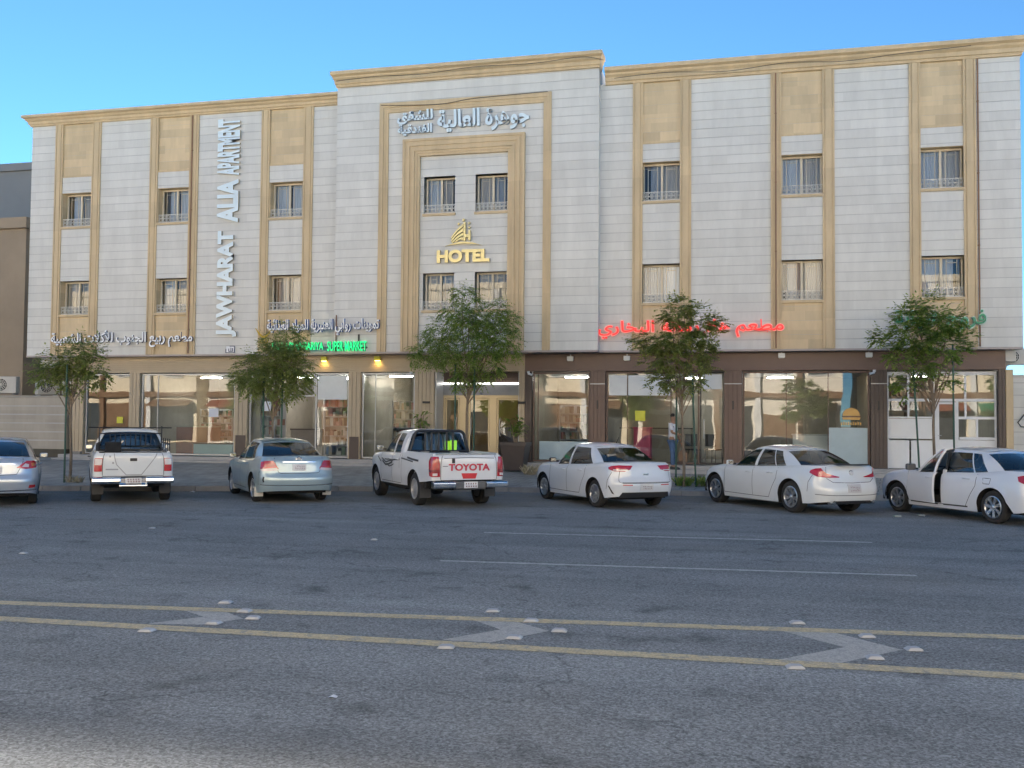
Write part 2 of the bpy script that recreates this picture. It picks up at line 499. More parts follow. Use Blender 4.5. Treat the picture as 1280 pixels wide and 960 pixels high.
lens = MB().obox((.0745, 0, .0235), (.012, 0, -.011), (0, .045, 0), (.0016, 0, .0018)).build("lens", M['stud_lens'], st0)
for i, (where, x, y) in enumerate(STUDS):
    o = st0 if i == 0 else copy_tree(st0)
    o.location = (x, y, .004); o.rotation_euler = (0, 0, math.radians(random.uniform(0, 12)))
    o.scale = (.60, .60, .45) if i >= 15 else (.78, .78, .55)
    tag(o, "silver road stud on the " + where, "road stud", "metal studs along the yellow lines")
# ================================================================ THE HOTEL
hotel = thing("hotel", "three storey white and beige stone hotel with shops along its ground floor", "hotel", (-9.1, 0, 0))
def H(mb, name, mat, par=None, **kw): return mb.build(name, mat, par or hotel, world=True, **kw)
BAYS = [(-24.65, -22.76), (-20.75, -18.84), (-16.43, -14.50), (-3.66, -1.85), (.52, 2.37), (4.46, 6.28)]
XL, XR, CL, CR = -25.67, 7.47, -13.5, -4.68
ZB, ZT = 4.17, 12.6
YC = -.35
edges = [XL]+[e for b in BAYS[:3] for e in b]+[CL]
edges2 = [CR]+[e for b in BAYS[3:] for e in b]+[XR]
for ed in (edges, edges2):
    for i in range(0, len(ed), 2):
        mb = MB(); mb.courses(ed[i], ed[i+1], ZB, ZT, 0, depth=.25)
        H(mb, "wall", M['white_stone'])
# --- one window, copied into every opening
WW, WH = 1.2, 1.25
def make_window(w, h, mirror, y=.0):
    """Sliding window set in a deep reveal with a cast grille in front of its lower third. Origin: sill centre on the wall face."""
    f = MB(); r = .27; t = .055
    f.box(-w/2, -w/2+t, r, r+.07, .03, h); f.box(w/2-t, w/2, r, r+.07, .03, h)
    f.box(-w/2+t, w/2-t, r, r+.07, h-t, h); f.box(-w/2+t, w/2-t, r, r+.07, .03, .03+t)
    f.box(-.035, .035, r-.012, r+.06, .03+t, h-t)
    for s in (-1, 1):                                   # slim muntins inset in each sash
        a, b_ = (-w/2+t, -.035) if s < 0 else (.035, w/2-t)
        f.box(a+.10, a+.118, r+.02, r+.03, .1, h-t); f.box(b_-.118, b_-.10, r+.02, r+.03, .1, h-t)
        f.box(a+.118, b_-.118, r+.02, r+.03, h-.18, h-.165)
    win = f.build("window", M['window_frame'], hotel)
    for s in (-1, 1):
        a, b_ = (-w/2+t, -.035) if s < 0 else (.035, w/2-t)
        MB().add([(a, r+.035, .08), (b_, r+.035, .08), (b_, r+.035, h-t), (a, r+.035, h-t)], [(0, 1, 2, 3)]).build("pane", M['pane'], win)
    s_ = MB().box(-w/2-.03, w/2+.03, -.06, r+.08, -.05, .03)
    s_.build("sill", M['beige_trim'], win, bevel=.008)
    # reveal lining
    rv = MB(); rv.box(-w/2-.03, -w/2, .012, r+.5, .03, h+.03); rv.box(w/2, w/2+.03, .012, r+.5, .03, h+.03); rv.box(-w/2, w/2, .012, r+.5, h, h+.03)
    rv.build("reveal", M['beige_stone'], win)
    # curtains: two pleated drops
    for s in (-1, 1):
        c = MB(); a, b_ = (-w/2, -.02) if s < 0 else (.02, w/2)
        n_ = 30; vs = []
        for k in range(n_+1):
            x = a+(b_-a)*k/n_; yy = r+.17+.016*math.sin(k*1.9+s)
            vs += [(x, yy, .06), (x, yy, h-.03)]
        c.add(vs, [(2*k, 2*k+2, 2*k+3, 2*k+1) for k in range(n_)])
        c.build("curtain", M['curtain'] if s*mirror > 0 else M['curtain_dark'], win, smooth=True)
    # grille: rails, scroll rings and bars
    g = MB(); gy = .05; gt = .33
    g.box(-w/2, w/2, gy, gy+.022, gt-.02, gt); g.box(-w/2, w/2, gy, gy+.022, .05, .07)
    n_ = 8
    for k in range(n_+1):
        x = -w/2+w*k/n_; g.box(x-.007, x+.007, gy+.004, gy+.018, .07, gt-.02)
    for k in range(n_):
        cx = -w/2+w*(k+.5)/n_
        for (cz, rr) in ((.135, .05), (.245, .045)):
            g.tube([(cx+rr*math.cos(a*math.pi/5), gy+.011, cz+rr*math.sin(a*math.pi/5)) for a in range(11)], .008, 4, False)
        g.tube([(cx-.06, gy+.011, .19), (cx, gy+.011, .205), (cx+.06, gy+.011, .19)], .008, 4, False)
    g.build("grille", M['grille'], win)
    MB().box(-w/2-.04, w/2+.04, 1.25, 1.27, 0, h+.1).build("dark_backing", M['dark_void'], win)  # dark sheet stands in for the shade of the room behind
    return win
wA, wB = make_window(1.2, 1.25, 1), make_window(1.2, 1.25, -1)
wC = make_window(1.06, 1.25, 1)
used = set()
RW = random.Random(21)
M['curtain_sand'] = plain('curtain_sand', (.52, .50, .46), .9, var=.05, scale=2)
def put_window(w, x, y, z):
    o = w if w.name not in used else copy_tree(w, hotel)
    used.add(w.name)
    o.location = Vector((x, y, z))-hotel.location
    for ch in o.children:                              # every room hangs its curtains differently
        if ch.name.startswith("curtain"):
            ch.material_slots[0].link = 'OBJECT'
            ch.material_slots[0].material = M[RW.choice(('curtain', 'curtain', 'curtain_dark', 'curtain_sand'))]
            ch.scale.x = RW.choice((1, 1, .9, .72, .6))
for bi, (x0, x1) in enumerate(BAYS):
    a, b_ = x0+.315, x1-.345
    cx = (a+b_)/2
    # upper and lower beige fields, white blocks round the windows
    for (z0, z1, mt) in ((10.65, ZT, 'beige_stone'), (10.05, 10.65, 'white_stone'), (6.85, 8.76, 'white_stone'), (ZB, 5.60, 'beige_stone')):
        mb = MB()
        if mt == 'white_stone': mb.courses(a, b_, z0, z1, -.012, depth=.26)
        else: mb.courses(a, b_, z0, z1, .02, h=.2845*1.5, g=.006, d=.006, depth=.22)
        H(mb, "wall" if mt == 'white_stone' else "stone_panel", M[mt])
    mb = MB()
    mb.box(a, cx-.602, .0, .3, 5.60, 6.85); mb.box(cx+.602, b_, .0, .3, 5.60, 6.85)
    mb.box(a, cx-.602, .0, .3, 8.76, 10.05); mb.box(cx+.602, b_, .0, .3, 8.76, 10.05)
    H(mb, "window_jamb", M['beige_stone'])
    mb = MB(); mb.box(a, b_, -.03, .1, 10.62, 10.665); H(mb, "string_course", M['beige_trim'])
    for (p, q) in ((x0, a), (b_, x1)):                  # fluted pilasters
        w = q-p
        prof = [(p, .12), (p, -.055), (p+.05, -.055), (p+.055, -.035), (p+.075, -.035), (p+.08, -.06), (q-.08, -.06), (q-.075, -.035), (q-.055, -.035), (q-.05, -.055), (q, -.055), (q, .12)]
        mb = MB(); mb.prism(prof, ZB, ZT, 'XY'); H(mb, "pilaster", M['beige_trim'])
    for z in (8.79, 5.60):
        put_window(wA if (bi+int(z)) % 2 else wB, cx, 0, z)
# --- central block
mb = MB(); fx0, fx1, ax0, ax1, ix0, ix1 = -11.97, -6.19, -11.14, -7.04, -10.57, -7.60
for (x0, x1, z0, z1) in ((CL, fx0, ZB, 13.1), (fx1, CR, ZB, 13.1), (fx0, fx1, 12.38, 13.1)):
    mb = MB(); mb.courses(x0, x1, z0, z1, YC, depth=.5); H(mb, "wall", M['white_stone'])
for (x0, x1, z0, z1) in ((-11.67, ax0, ZB, 12.06), (ax1, -6.45, ZB, 12.06), (ax0, ax1, 11.12, 12.06)):
    mb = MB(); mb.courses(x0, x1, z0, z1, YC+.04, depth=.45); H(mb, "wall", M['white_stone'])
def portal(name, o0, o1, oz, i0, i1, iz, y, steps):
    """Stepped stone surround: two jambs and a head mitred into one mesh, made of nested bands."""
    mb = MB(); n_ = len(steps)
    for k in range(n_):
        t0, t1 = k/n_, (k+1)/n_
        l = lambda a, b_, t: a+(b_-a)*t
        ya = y+steps[k]
        A0, A1, Az, B0, B1, Bz = l(o0, i0, t0), l(o1, i1, t0), l(oz, iz, t0), l(o0, i0, t1), l(o1, i1, t1), l(oz, iz, t1)
        pts = [(A0, ZB), (A0, Az), (A1, Az), (A1, ZB), (B1, ZB), (B1, Bz), (B0, Bz), (B0, ZB)]
        quads = [(0, 1, 6, 7), (1, 2, 5, 6), (2, 3, 4, 5)]
        vs = [(px, ya, pz) for px, pz in pts]+[(px, YC+.3, pz) for px, pz in pts]
        fs = list(quads)+[tuple(i+8 for i in q[::-1]) for q in quads]+[(i, i+8, (i+1) % 8+8, (i+1) % 8) for i in range(8)]
        mb.add(vs, fs)
    H(mb, name, M['beige_trim'])
portal("portal_frame", fx0, fx1, 12.38, -11.67, -6.45, 12.06, YC, [-.06, -.09, -.05, -.03])
portal("portal_frame", ax0, ax1, 11.12, ix0, ix1, 10.56, YC, [-.10, -.065, -.10, -.06, -.09, -.05, -.02])
# inner field, with the four window openings left open
cwx = [(-10.45, -9.39), (-8.70, -7.64)]
cols = [ix0, cwx[0][0], cwx[0][1], cwx[1][0], cwx[1][1], ix1]
mb = MB()
for i in (0, 2, 4): mb.courses(cols[i], cols[i+1], ZB, 10.56, YC+.10, depth=.4)
for a, b_ in cwx:
    for z0, z1 in ((ZB, 5.48), (6.73, 8.64), (9.89, 10.56)): mb.courses(a, b_, z0, z1, YC+.10, depth=.4)
H(mb, "wall", M['white_stone'])
for a, b_ in cwx:
    for z in (8.64, 5.48): put_window(wC, (a+b_)/2, YC+.10, z)
# --- cornices (stepped profile with end returns)
def cornice(x0, x1, yb, z0, z1, ret0, ret1):
    h = z1-z0
    prof = [(.0, 0), (.07, .02), (.09, .16), (.13, .2), (.15, .42), (.22, .55), (.24, .66), (.30, .72), (.34, .76), (.34, 1.0)]
    mb = MB()
    def ring(d, z): return [(x0-d*ret0, yb+.4, z), (x0-d*ret0, yb-d, z), (x1+d*ret1, yb-d, z), (x1+d*ret1, yb+.4, z)]
    vs = [p for d, t in prof for p in ring(d, z0+h*t)]
    n_ = len(prof)
    fs = [(i*4+k, i*4+k+1, (i+1)*4+k+1, (i+1)*4+k) for i in range(n_-1) for k in range(3)]
    fs += [(0, 1, 2, 3), ((n_-1)*4+3, (n_-1)*4+2, (n_-1)*4+1, (n_-1)*4)] + [tuple(i*4+3 for i in range(n_))+tuple(i*4 for i in range(n_-1, -1, -1))]
    mb.add(vs, fs)
    H(mb, "cornice", M['beige_trim'])
cornice(XL, CL-.0, 0, 12.56, 12.92, .7, 0)
cornice(CR+.16, XR, 0, 12.56, 13.05, 0, .6)
cornice(CL, CR, YC, 13.02, 13.48, .4, .4)
# --- body behind the cladding
mb = MB()
mb.box(XL+.02, XR-.02, 1.4, 16, 3.72, 12.7)
mb.box(XL+.02, XL+.25, .05, 1.4, 4.19, 12.7); mb.box(XR-.25, XR-.02, .05, 1.4, 4.19, 12.7)
mb.box(XL+.25, XR-.25, .3, 1.4, 12.3, 12.7); mb.box(CL+.02, CR-.02, YC+.45, 3, 12.71, 13.2)
mb.box(XL+.02, XR-.02, .72, 1.4, 3.8, 4.165); mb.box(XL+.02, XR-.02, .26, .719, 4.125, 4.165)
H(mb, "building_core", M['white_stone'])
mb = MB(); mb.box(XL, CL, -.02, .28, 4.11, 4.168); mb.box(CR, XR, -.02, .28, 4.11, 4.168); mb.box(CL, CR, YC-.02, .28, 4.11, 4.168)
H(mb, "drip_edge", plain("drip_edge", (.42, .36, .33), .6))
mb = MB(); mb.box(6.9, 7.45, .6, 1.1, 12.9, 13.06); mb.box(6.95, 7.0, .7, .75, 12.6, 12.9); mb.box(7.3, 7.35, .7, .75, 12.6, 12.9)
tag(mb.build("cable_tray", M['grey_paint']), "small flat grey tray on the roof edge at the right end of the hotel", "roof tray")
# rain pipes on the facade
for x, z1, y in ((-19.06, 12.55, -.09), (.67, 12.55, -.09), (6.33, 12.55, -.05), (-13.40, 5.4, -.40)):
    mb = MB(); mb.tube([(x, y, ZB+.02), (x, y, z1)], .022, 6)
    for z in np.arange(5, z1, 2.1): mb.box(x-.03, x+.03, y-.005, y+.06, z, z+.03)
    H(mb, "downpipe", M['pipe'] if 'pipe' in M else M.setdefault('pipe', plain("pipe", (.27, .15, .085), .6)))

# ---------------------------------------------------------------- ground floor
YF = .40          # face of the fascia
GZ = .62          # shop floor level
FB = 3.55         # underside of the fascia
mb = MB()
mb.box(-24.35, 7.32, .12, 9, .2, GZ); mb.box(-24.35, 7.32, -.22, .12, .2, GZ-.12)
H(mb, "step", plain("step_stone", (.36, .35, .34), .6, var=.12, bump=.1), bevel=.01)
mb = MB()                                              # left fascia: horizontal metal slats
z = FB
while z < 4.08:
    mb.box(-24.2, -7.17, YF, YF+.3, z, z+.065); z += .072
mb.box(-24.2, -7.17, YF+.02, YF+.3, FB, 4.10)
H(mb, "fascia", M['beige_metal'], bevel=.006)
mb = MB(); mb.box(-7.165, 7.10, YF, YF+.3, FB, 4.105); mb.box(-7.165, 7.10, YF-.02, YF, FB, FB+.05)
H(mb, "fascia", M['brown_metal'], bevel=.006)
def column(x0, x1, mat, ribs=5, y0=None, base=None):
    y0 = YF if y0 is None else y0
    mb = MB(); w = (x1-x0)/ribs
    mb.box(x0, x1, y0+.02, y0+.45, GZ, FB)
    for k in range(ribs): mb.box(x0+w*k+.008, x0+w*(k+1)-.008, y0, y0+.02, GZ, FB)
    c = H(mb, "column", mat, bevel=.004)
    if base:
        b_ = MB(); b_.box(x0+(x1-x0)*.15, x1-(x1-x0)*.1, y0-.02, y0, GZ, GZ+.75); H(b_, "base_plate", M['dark_brown'], c)
for x0, x1 in ((-24.05, -23.55),): column(x0, x1, M['beige_metal'], 3)
for x0, x1 in ((-21.68, -21.26), (-17.52, -17.02), (-13.28, -12.84)): column(x0, x1, M['beige_metal'], 3, base=True)
column(-10.92, -10.24, M['beige_metal'], 5); column(-7.36, -7.17, M['beige_metal'], 2)
column(-7.165, -6.94, M['dark_brown'], 2)
for x0, x1 in ((-5.04, -4.55), (-.87, -.33)): column(x0, x1, M['brown_metal'], 4)
column(3.40, 3.87, M['dark_brown'], 4)
column(6.90, 7.09, M['dark_brown'], 2); column(7.095, 7.30, M['beige_trim'], 1)
mb = MB(); mb.box(-24.05, -24.0, YF-.02, YF, GZ, GZ+.9); mb.box(-23.9, -23.55, YF-.14, YF, GZ-.2, GZ+.1)
H(mb, "column_foot", M['pavement'])
# little bright joints across the brown columns, dark pull slots
mb = MB()
for x0, x1 in ((-.87, -.33), (3.40, 3.87), (-5.04, -4.55)):
    mb.box(x0, x1, YF-.008, YF, 3.13, 3.155)
H(mb, "joint_trim", M['aluminium'])
mb = MB()
for x in (-4.80, -.60, 3.62): mb.box(x-.022, x+.022, YF-.012, YF, 2.35, 2.62)
H(mb, "slot", M['black'])

def shop_window(x0, x1, frame, panes, z0=GZ+.03, z1=FB-.03, y=.55, ft=.05, transoms=(), mat=None):
    """Plate glass bay: a frame with one pane between each pair of mullions."""
    f = MB()
    f.box(x0, x1, y-.04, y+.04, z0, z0+ft); f.box(x0, x1, y-.04, y+.04, z1-ft, z1)
    f.box(x0, x0+ft, y-.04, y+.04, z0+ft, z1-ft); f.box(x1-ft, x1, y-.04, y+.04, z0+ft, z1-ft)
    xs = [x0+ft]+list(panes)+[x1-ft]
    for q in panes: f.box(q-.012, q+.012, y-.02, y+.02, z0+ft, z1-ft)
    for (a, b_, zz, hh) in transoms: f.box(a, b_, y-.03, y+.03, zz, zz+hh)
    o = H(f, "shop_window", frame, bevel=.004)
    for a, b_ in zip(xs[:-1], xs[1:]):
        p = MB(); p.add([(a+.006, y, z0+ft), (b_-.006, y, z0+ft), (b_-.006, y, z1-ft), (a+.006, y, z1-ft)], [(0, 1, 2, 3)])
        H(p, "pane", mat or M['shop_glass'], o)
    return o
shop_window(-23.53, -21.70, M['aluminium'], ())
shop_window(-21.24, -17.54, M['aluminium'], (-20.6,))
shop_window(-17.0, -16.05, M['aluminium'], ())
shop_window(-14.53, -13.30, M['aluminium'], ())
shop_window(-12.82, -10.94, M['aluminium'], (-12.35,))
shop_window(-6.92, -5.06, M['brown_metal'], (-6.75,))
shop_window(-4.53, -1.62, M['brown_metal'], (-3.86, -2.5))
shop_window(-.31, 3.38, M['brown_metal'], (.98, 2.2))
# supermarket doorway: open, with an upper light
shop_window(-16.03, -14.55, M['aluminium'], (), z0=2.72, z1=FB-.03)
def door_leaf(name, x0, x1, z0, z1, y, frame, glassm, handle_x=None, ft=.06):
    f = MB()
    f.box(x0, x0+ft, y-.03, y+.03, z0, z1); f.box(x1-ft, x1, y-.03, y+.03, z0, z1)
    f.box(x0+ft, x1-ft, y-.03, y+.03, z1-ft, z1); f.box(x0+ft, x1-ft, y-.03, y+.03, z0, z0+ft*2)
    o = H(f, name, frame, bevel=.004)
    p = MB(); p.add([(x0+ft, y, z0+ft*2), (x1-ft, y, z0+ft*2), (x1-ft, y, z1-ft), (x0+ft, y, z1-ft)], [(0, 1, 2, 3)]); H(p, "pane", glassm, o)
    if handle_x is not None:
        h_ = MB(); h_.tube([(handle_x, y-.03, z0+.8), (handle_x, y-.09, z0+.84), (handle_x, y-.09, z0+1.36), (handle_x, y-.03, z0+1.4)], .016, 8); H(h_, "handle", M['aluminium'], o, smooth=True)
    return o
door_leaf("shop_door", -1.60, -.89, GZ+.02, FB-.03, .55, M['black'], M['shop_glass'], -1.48, ft=.035)
# hotel entrance, set back behind the facade
ey = 1.3
M['gold'] = plain("gold_frame", (.50, .42, .28), .38, .5, var=.04)
for a, b_ in ((-10.24, -10.19), (-7.40, -7.36)):
    mb = MB(); mb.box(a, b_, .5, ey+.3, GZ, FB); H(mb, "entrance_side", M['aluminium'])
mb = MB(); mb.box(-10.19, -7.40, ey-.02, ey+.2, 3.23, FB); H(mb, "entrance_head", M['dark_brown'])
mb = MB(); mb.box(-10.19, -7.40, ey-.05, ey+.05, 2.80, 3.16); H(mb, "entrance_panel", M['grey_paint'])
mb = MB(); mb.box(-10.17, -7.42, ey-.07, ey+.02, 3.17, 3.215); H(mb, "strip_lamp", glow("strip_lamp", (1, .97, .9), 1.2))
mb = MB(); mb.box(-10.19, -7.40, ey-.04, ey+.05, 2.70, 2.795); H(mb, "door_head", M['gold'])
mb = MB()
for x0, x1 in ((-10.19, -10.12), (-9.62, -9.30), (-8.56, -8.32), (-7.47, -7.40)): mb.box(x0, x1, ey-.04, ey+.06, GZ+.02, 2.70)
H(mb, "door_post", M['gold'], bevel=.005)
for x0, x1, hx in ((-10.11, -9.63, -9.72), (-9.29, -8.57, -9.2), (-8.31, -7.48, -8.2)):
    door_leaf("entrance_door", x0, x1, GZ+.02, 2.69, ey, M['gold'], M['shop_glass'], hx, ft=.05)
# white aluminium shop at the right end
y8 = .62
f = MB()
for a, b_, z0, z1 in ((3.88, 6.88, 2.62, 2.70), (3.88, 5.16, 2.12, 2.17), (5.86, 6.88, 2.10, 2.18), (3.88, 6.88, 3.40, 3.50)): f.box(a, b_, y8-.035, y8+.035, z0, z1)
for x, z0, z1 in ((3.90, GZ, 3.5), (4.48, 2.17, 3.4), (5.17, GZ, 3.4), (5.24, GZ, 2.62), (5.83, GZ, 2.62), (6.05, 2.18, 3.4), (6.86, GZ, 3.4), (6.36, 1.58, 2.1)): f.box(x-.028, x+.028, y8-.034, y8+.036, z0, z1)
f.box(5.88, 6.84, y8-.03, y8+.03, 1.50, 1.58)
sw = H(f, "shop_window", M['white_paint'], bevel=.004)
for a, b_, z0, z1 in ((3.93, 4.45, 2.7, 3.4), (4.51, 5.14, 2.7, 3.4), (5.2, 6.02, 2.7, 3.4), (6.08, 6.83, 2.7, 3.4), (3.93, 5.14, 2.17, 2.62), (5.88, 6.84, 2.18, 2.62), (5.88, 6.34, 1.58, 2.1), (6.39, 6.84, 1.58, 2.1)):
    p = MB(); p.add([(a, y8, z0), (b_, y8, z0), (b_, y8, z1), (a, y8, z1)], [(0, 1, 2, 3)]); H(p, "pane", M['shop_glass'], sw)
for a, b_, z0, z1 in ((3.93, 5.14, 1.50, 2.12), (3.93, 4.50, GZ, 1.48), (4.55, 5.14, GZ, 1.48), (5.86, 6.84, GZ, 1.50)):
    mb = MB(); mb.box(a, b_, y8-.015, y8+.015, z0+.012, z1-.012)
    H(mb, "lower_panel", M['white_paint'], bevel=.004)
f = MB(); f.box(5.27, 5.80, y8-.02, y8+.02, GZ+.02, 1.50); f.box(5.27, 5.33, y8-.02, y8+.02, 1.50, 2.6); f.box(5.74, 5.80, y8-.02, y8+.02, 1.50, 2.6); f.box(5.33, 5.74, y8-.02, y8+.02, 2.54, 2.6)
d8 = H(f, "shop_door", M['white_paint'], bevel=.004)
p = MB(); p.add([(5.33, y8, 1.5), (5.74, y8, 1.5), (5.74, y8, 2.54), (5.33, y8, 2.54)], [(0, 1, 2, 3)]); H(p, "pane", M['shop_glass'], d8)
p = MB(); p.tube([(5.30, y8-.02, 1.62), (5.30, y8-.08, 1.62), (5.38, y8-.08, 1.62)], .012, 6); H(p, "handle", M['aluminium'], d8)

# ---------------------------------------------------------------- shop interiors
M['int_wall'] = plain("interior_wall", (.42, .385, .32), .8, var=.1)
M['int_wall_dark'] = plain("interior_wall_dark", (.26, .23, .19), .8, var=.15)
M['int_floor'] = plain("interior_floor", (.17, .15, .13), .35, var=.12, scale=1)
M['ceil'] = plain("interior_ceiling", (.45, .44, .42), .8)
M['gold_wall'] = plain("interior_gold_wall", (.48, .34, .16), .5, var=.15)
PARTS = [-24.0, -21.47, -17.27, -13.06, -10.6, -7.26, -4.8, -.6, 3.63, 7.1]
for x in PARTS:
    mb = MB(); mb.box(x-.08, x+.08, .75 if x not in (-10.6, -7.26) else 1.0, 6.2, GZ, 3.7)
    H(mb, "interior_partition", M['int_wall'])
for i, (a, b_) in enumerate(zip(PARTS[:-1], PARTS[1:])):
    mb = MB(); mb.box(a+.08, b_-.08, 6.0, 6.2, GZ, 3.7)
    H(mb, "interior_wall", M['gold_wall'] if i == 4 else M['int_wall_dark'] if i in (5, 7, 8) else M['int_wall'])
mb = MB(); mb.box(-24.1, 7.2, .72, 6.2, 3.58, 3.70); H(mb, "interior_ceiling", M['ceil'])
tube_m = glow("tube_lamp", (1.0, .97, .92), 16)
warm_m = glow("warm_lamp", (1.0, .76, .42), 12)
TUBES = [(-20.2, 3.4), (-16.2, 3.4), (-15.2, 4.4), (-14.3, 3.4), (-12.2, 2.6), (-11.5, 4.2), (-6.0, 3.6), (-1.9, 4.6), (.9, 4.4), (5.4, 3.6)]  # the deep supermarket tube is added to brighten its dark doorway
t0 = MB().box(-.45, .45, -.035, .035, -.035, .02).build("ceiling_lamp", M['white_paint'])
MB().box(-.43, .43, -.025, .025, -.06, -.036).build("tube", tube_m, t0)
for i, (x, y) in enumerate(TUBES):
    o = t0 if i == 0 else copy_tree(t0)
    o.location = (x, y, 3.55)
    tag(o, "white tube lamp on a shop ceiling behind the plate glass", "lamp", "tube lamps in the shops")
d0 = MB().lathe([(.05, .03), (.07, .01), (.07, -.01)], n=12).build("downlight", M['gold'])
MB().lathe([(.055, -.012), (.05, -.02)], n=12).build("bulb", warm_m, d0)
for i, (x, y) in enumerate([(-9.9, 2.4), (-8.9, 2.2), (-7.9, 2.4), (-9.4, 3.8), (-8.3, 3.8)]):
    o = d0 if i == 0 else copy_tree(d0)
    o.location = (x, y, 3.55); tag(o, "warm downlight in the ceiling of the hotel lobby", "lamp", "lobby downlights")

GOODS = random_tint("goods", [(.26, .12, .09), (.42, .38, .30), (.14, .19, .13), (.48, .46, .42), (.34, .26, .16), (.14, .18, .25), (.24, .19, .15), (.36, .16, .15), (.52, .51, .47), (.16, .11, .08)], .5, var=1)
M['shelf'] = plain("shelf_metal", (.42, .42, .42), .5)
def shelf_unit(x0, x1, y0, y1, label, h=2.1, rows=6, seed=0):
    rnd = random.Random(seed)
    t = thing("shelf_unit", label, "shelf", ((x0+x1)/2, (y0+y1)/2, GZ), group="stocked shelves in the shops")
    w, d = (x1-x0)/2, (y1-y0)/2
    f = MB(); f.box(-w, -w+.03, -d, d, 0, h); f.box(w-.03, w, -d, d, 0, h); f.box(-w+.03, w-.03, d-.02, d, 0, h)
    f.build("frame", M['shelf'], t)
    for r in range(rows):
        z = .08+r*(h-.1)/rows
        MB().box(-w+.03, w-.03, -d, d-.02, z, z+.025).build("shelf", M['shelf'], t)
    g = MB()
    for r in range(rows):
        z = .108+r*(h-.1)/rows; lim = (h-.1)/rows-.06
        x = -w+.05
        while x < w-.12:
            ww = rnd.uniform(.06, .16); hh = min(lim, rnd.uniform(.12, .34))
            if rnd.random() < .9: g.box(x, x+ww-.01, -d+rnd.uniform(0, .06), d-.1, z, z+hh)
            x += ww
    tag(g.build("goods", GOODS, t), kind="stuff")
    return t
shelf_unit(-23.2, -22.0, 4.2, 4.6, "stocked shelf at the back of the leftmost shop", seed=1)
shelf_unit(-20.9, -19.5, 3.8, 4.2, "stocked shelf at the back of the eatery with the blue box", h=1.7, seed=2)
shelf_unit(-19.2, -17.6, 4.6, 5.0, "taller stocked shelf in the eatery with the blue box", h=2.2, seed=3)
shelf_unit(-16.95, -16.15, 1.2, 1.6, "stocked shelf left of the open supermarket doorway", seed=4)
shelf_unit(-14.5, -13.4, 1.2, 1.6, "stocked shelf right of the open supermarket doorway", seed=5)
shelf_unit(-16.0, -14.7, 4.4, 4.8, "stocked shelf deep inside the open supermarket doorway", seed=6)
shelf_unit(-12.3, -10.9, 2.0, 2.4, "stocked shelf behind the narrow window beside the entrance", h=2.0, seed=7)
shelf_unit(-6.6, -5.3, 3.4, 3.8, "stocked shelf behind the window right of the entrance", h=1.9, seed=8)
shelf_unit(4.0, 5.0, 2.2, 2.6, "stocked shelf in the white framed end shop", h=2.6, seed=9)
def counter(name, label, cat, x0, x1, y0, y1, h, mat, topmat):
    t = thing(name, label, cat, ((x0+x1)/2, (y0+y1)/2, GZ)); w, d = (x1-x0)/2, (y1-y0)/2
    MB().box(-w, w, -d, d, 0, h).build("body", mat, t, bevel=.01)
    MB().box(-w-.03, w+.03, -d-.03, d+.03, h, h+.04).build("top", topmat, t, bevel=.01)
    return t
M['pink'] = plain("pink_paint", (.55, .06, .17), .5)
M['light_blue'] = plain("light_blue_paint", (.36, .58, .68), .5, var=.05)
counter("freezer_cabinet", "bright pink cabinet inside the restaurant window", "cabinet", -3.72, -3.18, 1.0, 1.5, 1.12, M['pink'], M['pink'])
counter("display_box", "light blue box inside the window of the second shop", "display box", -19.25, -17.72, .7, 1.2, .42, M['light_blue'], M['dark_brown'])
counter("serving_counter", "long pale serving counter at the back of the restaurant", "counter", -4.4, -2.0, 3.0, 3.6, 1.1, M['int_wall'], M['dark_brown'])
counter("reception_desk", "gold and dark reception desk in the hotel lobby", "desk", -9.4, -8.0, 4.2, 4.8, 1.1, M['dark_brown'], M['gold_wall'])
counter("service_hatch", "pale counter with white front behind the burger window", "counter", 1.2, 2.3, 1.1, 1.6, .95, M['white_paint'], M['aluminium'])
counter("checkout_counter", "dark checkout counter just inside the supermarket doorway", "counter", -15.9, -14.7, 1.5, 2.0, .95, M['int_wall_dark'], M['dark_brown'])
counter("food_counter", "reddish food counter in the second shop", "counter", -20.9, -19.4, 2.2, 2.8, 1.0, plain("red_wood", (.24, .07, .04), .5), M['int_wall'])
# chairs and a table just inside the dark glass door
def simple_chair(x, y, rz, label):
    t = thing("chair", label, "chair", (x, y, GZ), rz, "dark chairs in the restaurant")
    MB().box(-.2, .2, -.2, .2, .43, .47).build("seat", M['black'], t, bevel=.01)
    MB().box(-.2, .2, .18, .21, .55, .95).build("backrest", M['black'], t, bevel=.01)
    for sx in (-1, 1):
        for sy in (-1, 1): MB().tube([(sx*.18, sy*.18, .43), (sx*.2, sy*.2, 0)], .014, 6).build("leg", M['black'], t)
    return t
simple_chair(-1.9, 1.7, .3, "dark chair nearer the glass door of the restaurant")
simple_chair(-1.25, 2.1, 2.6, "dark chair farther inside the glass door of the restaurant")
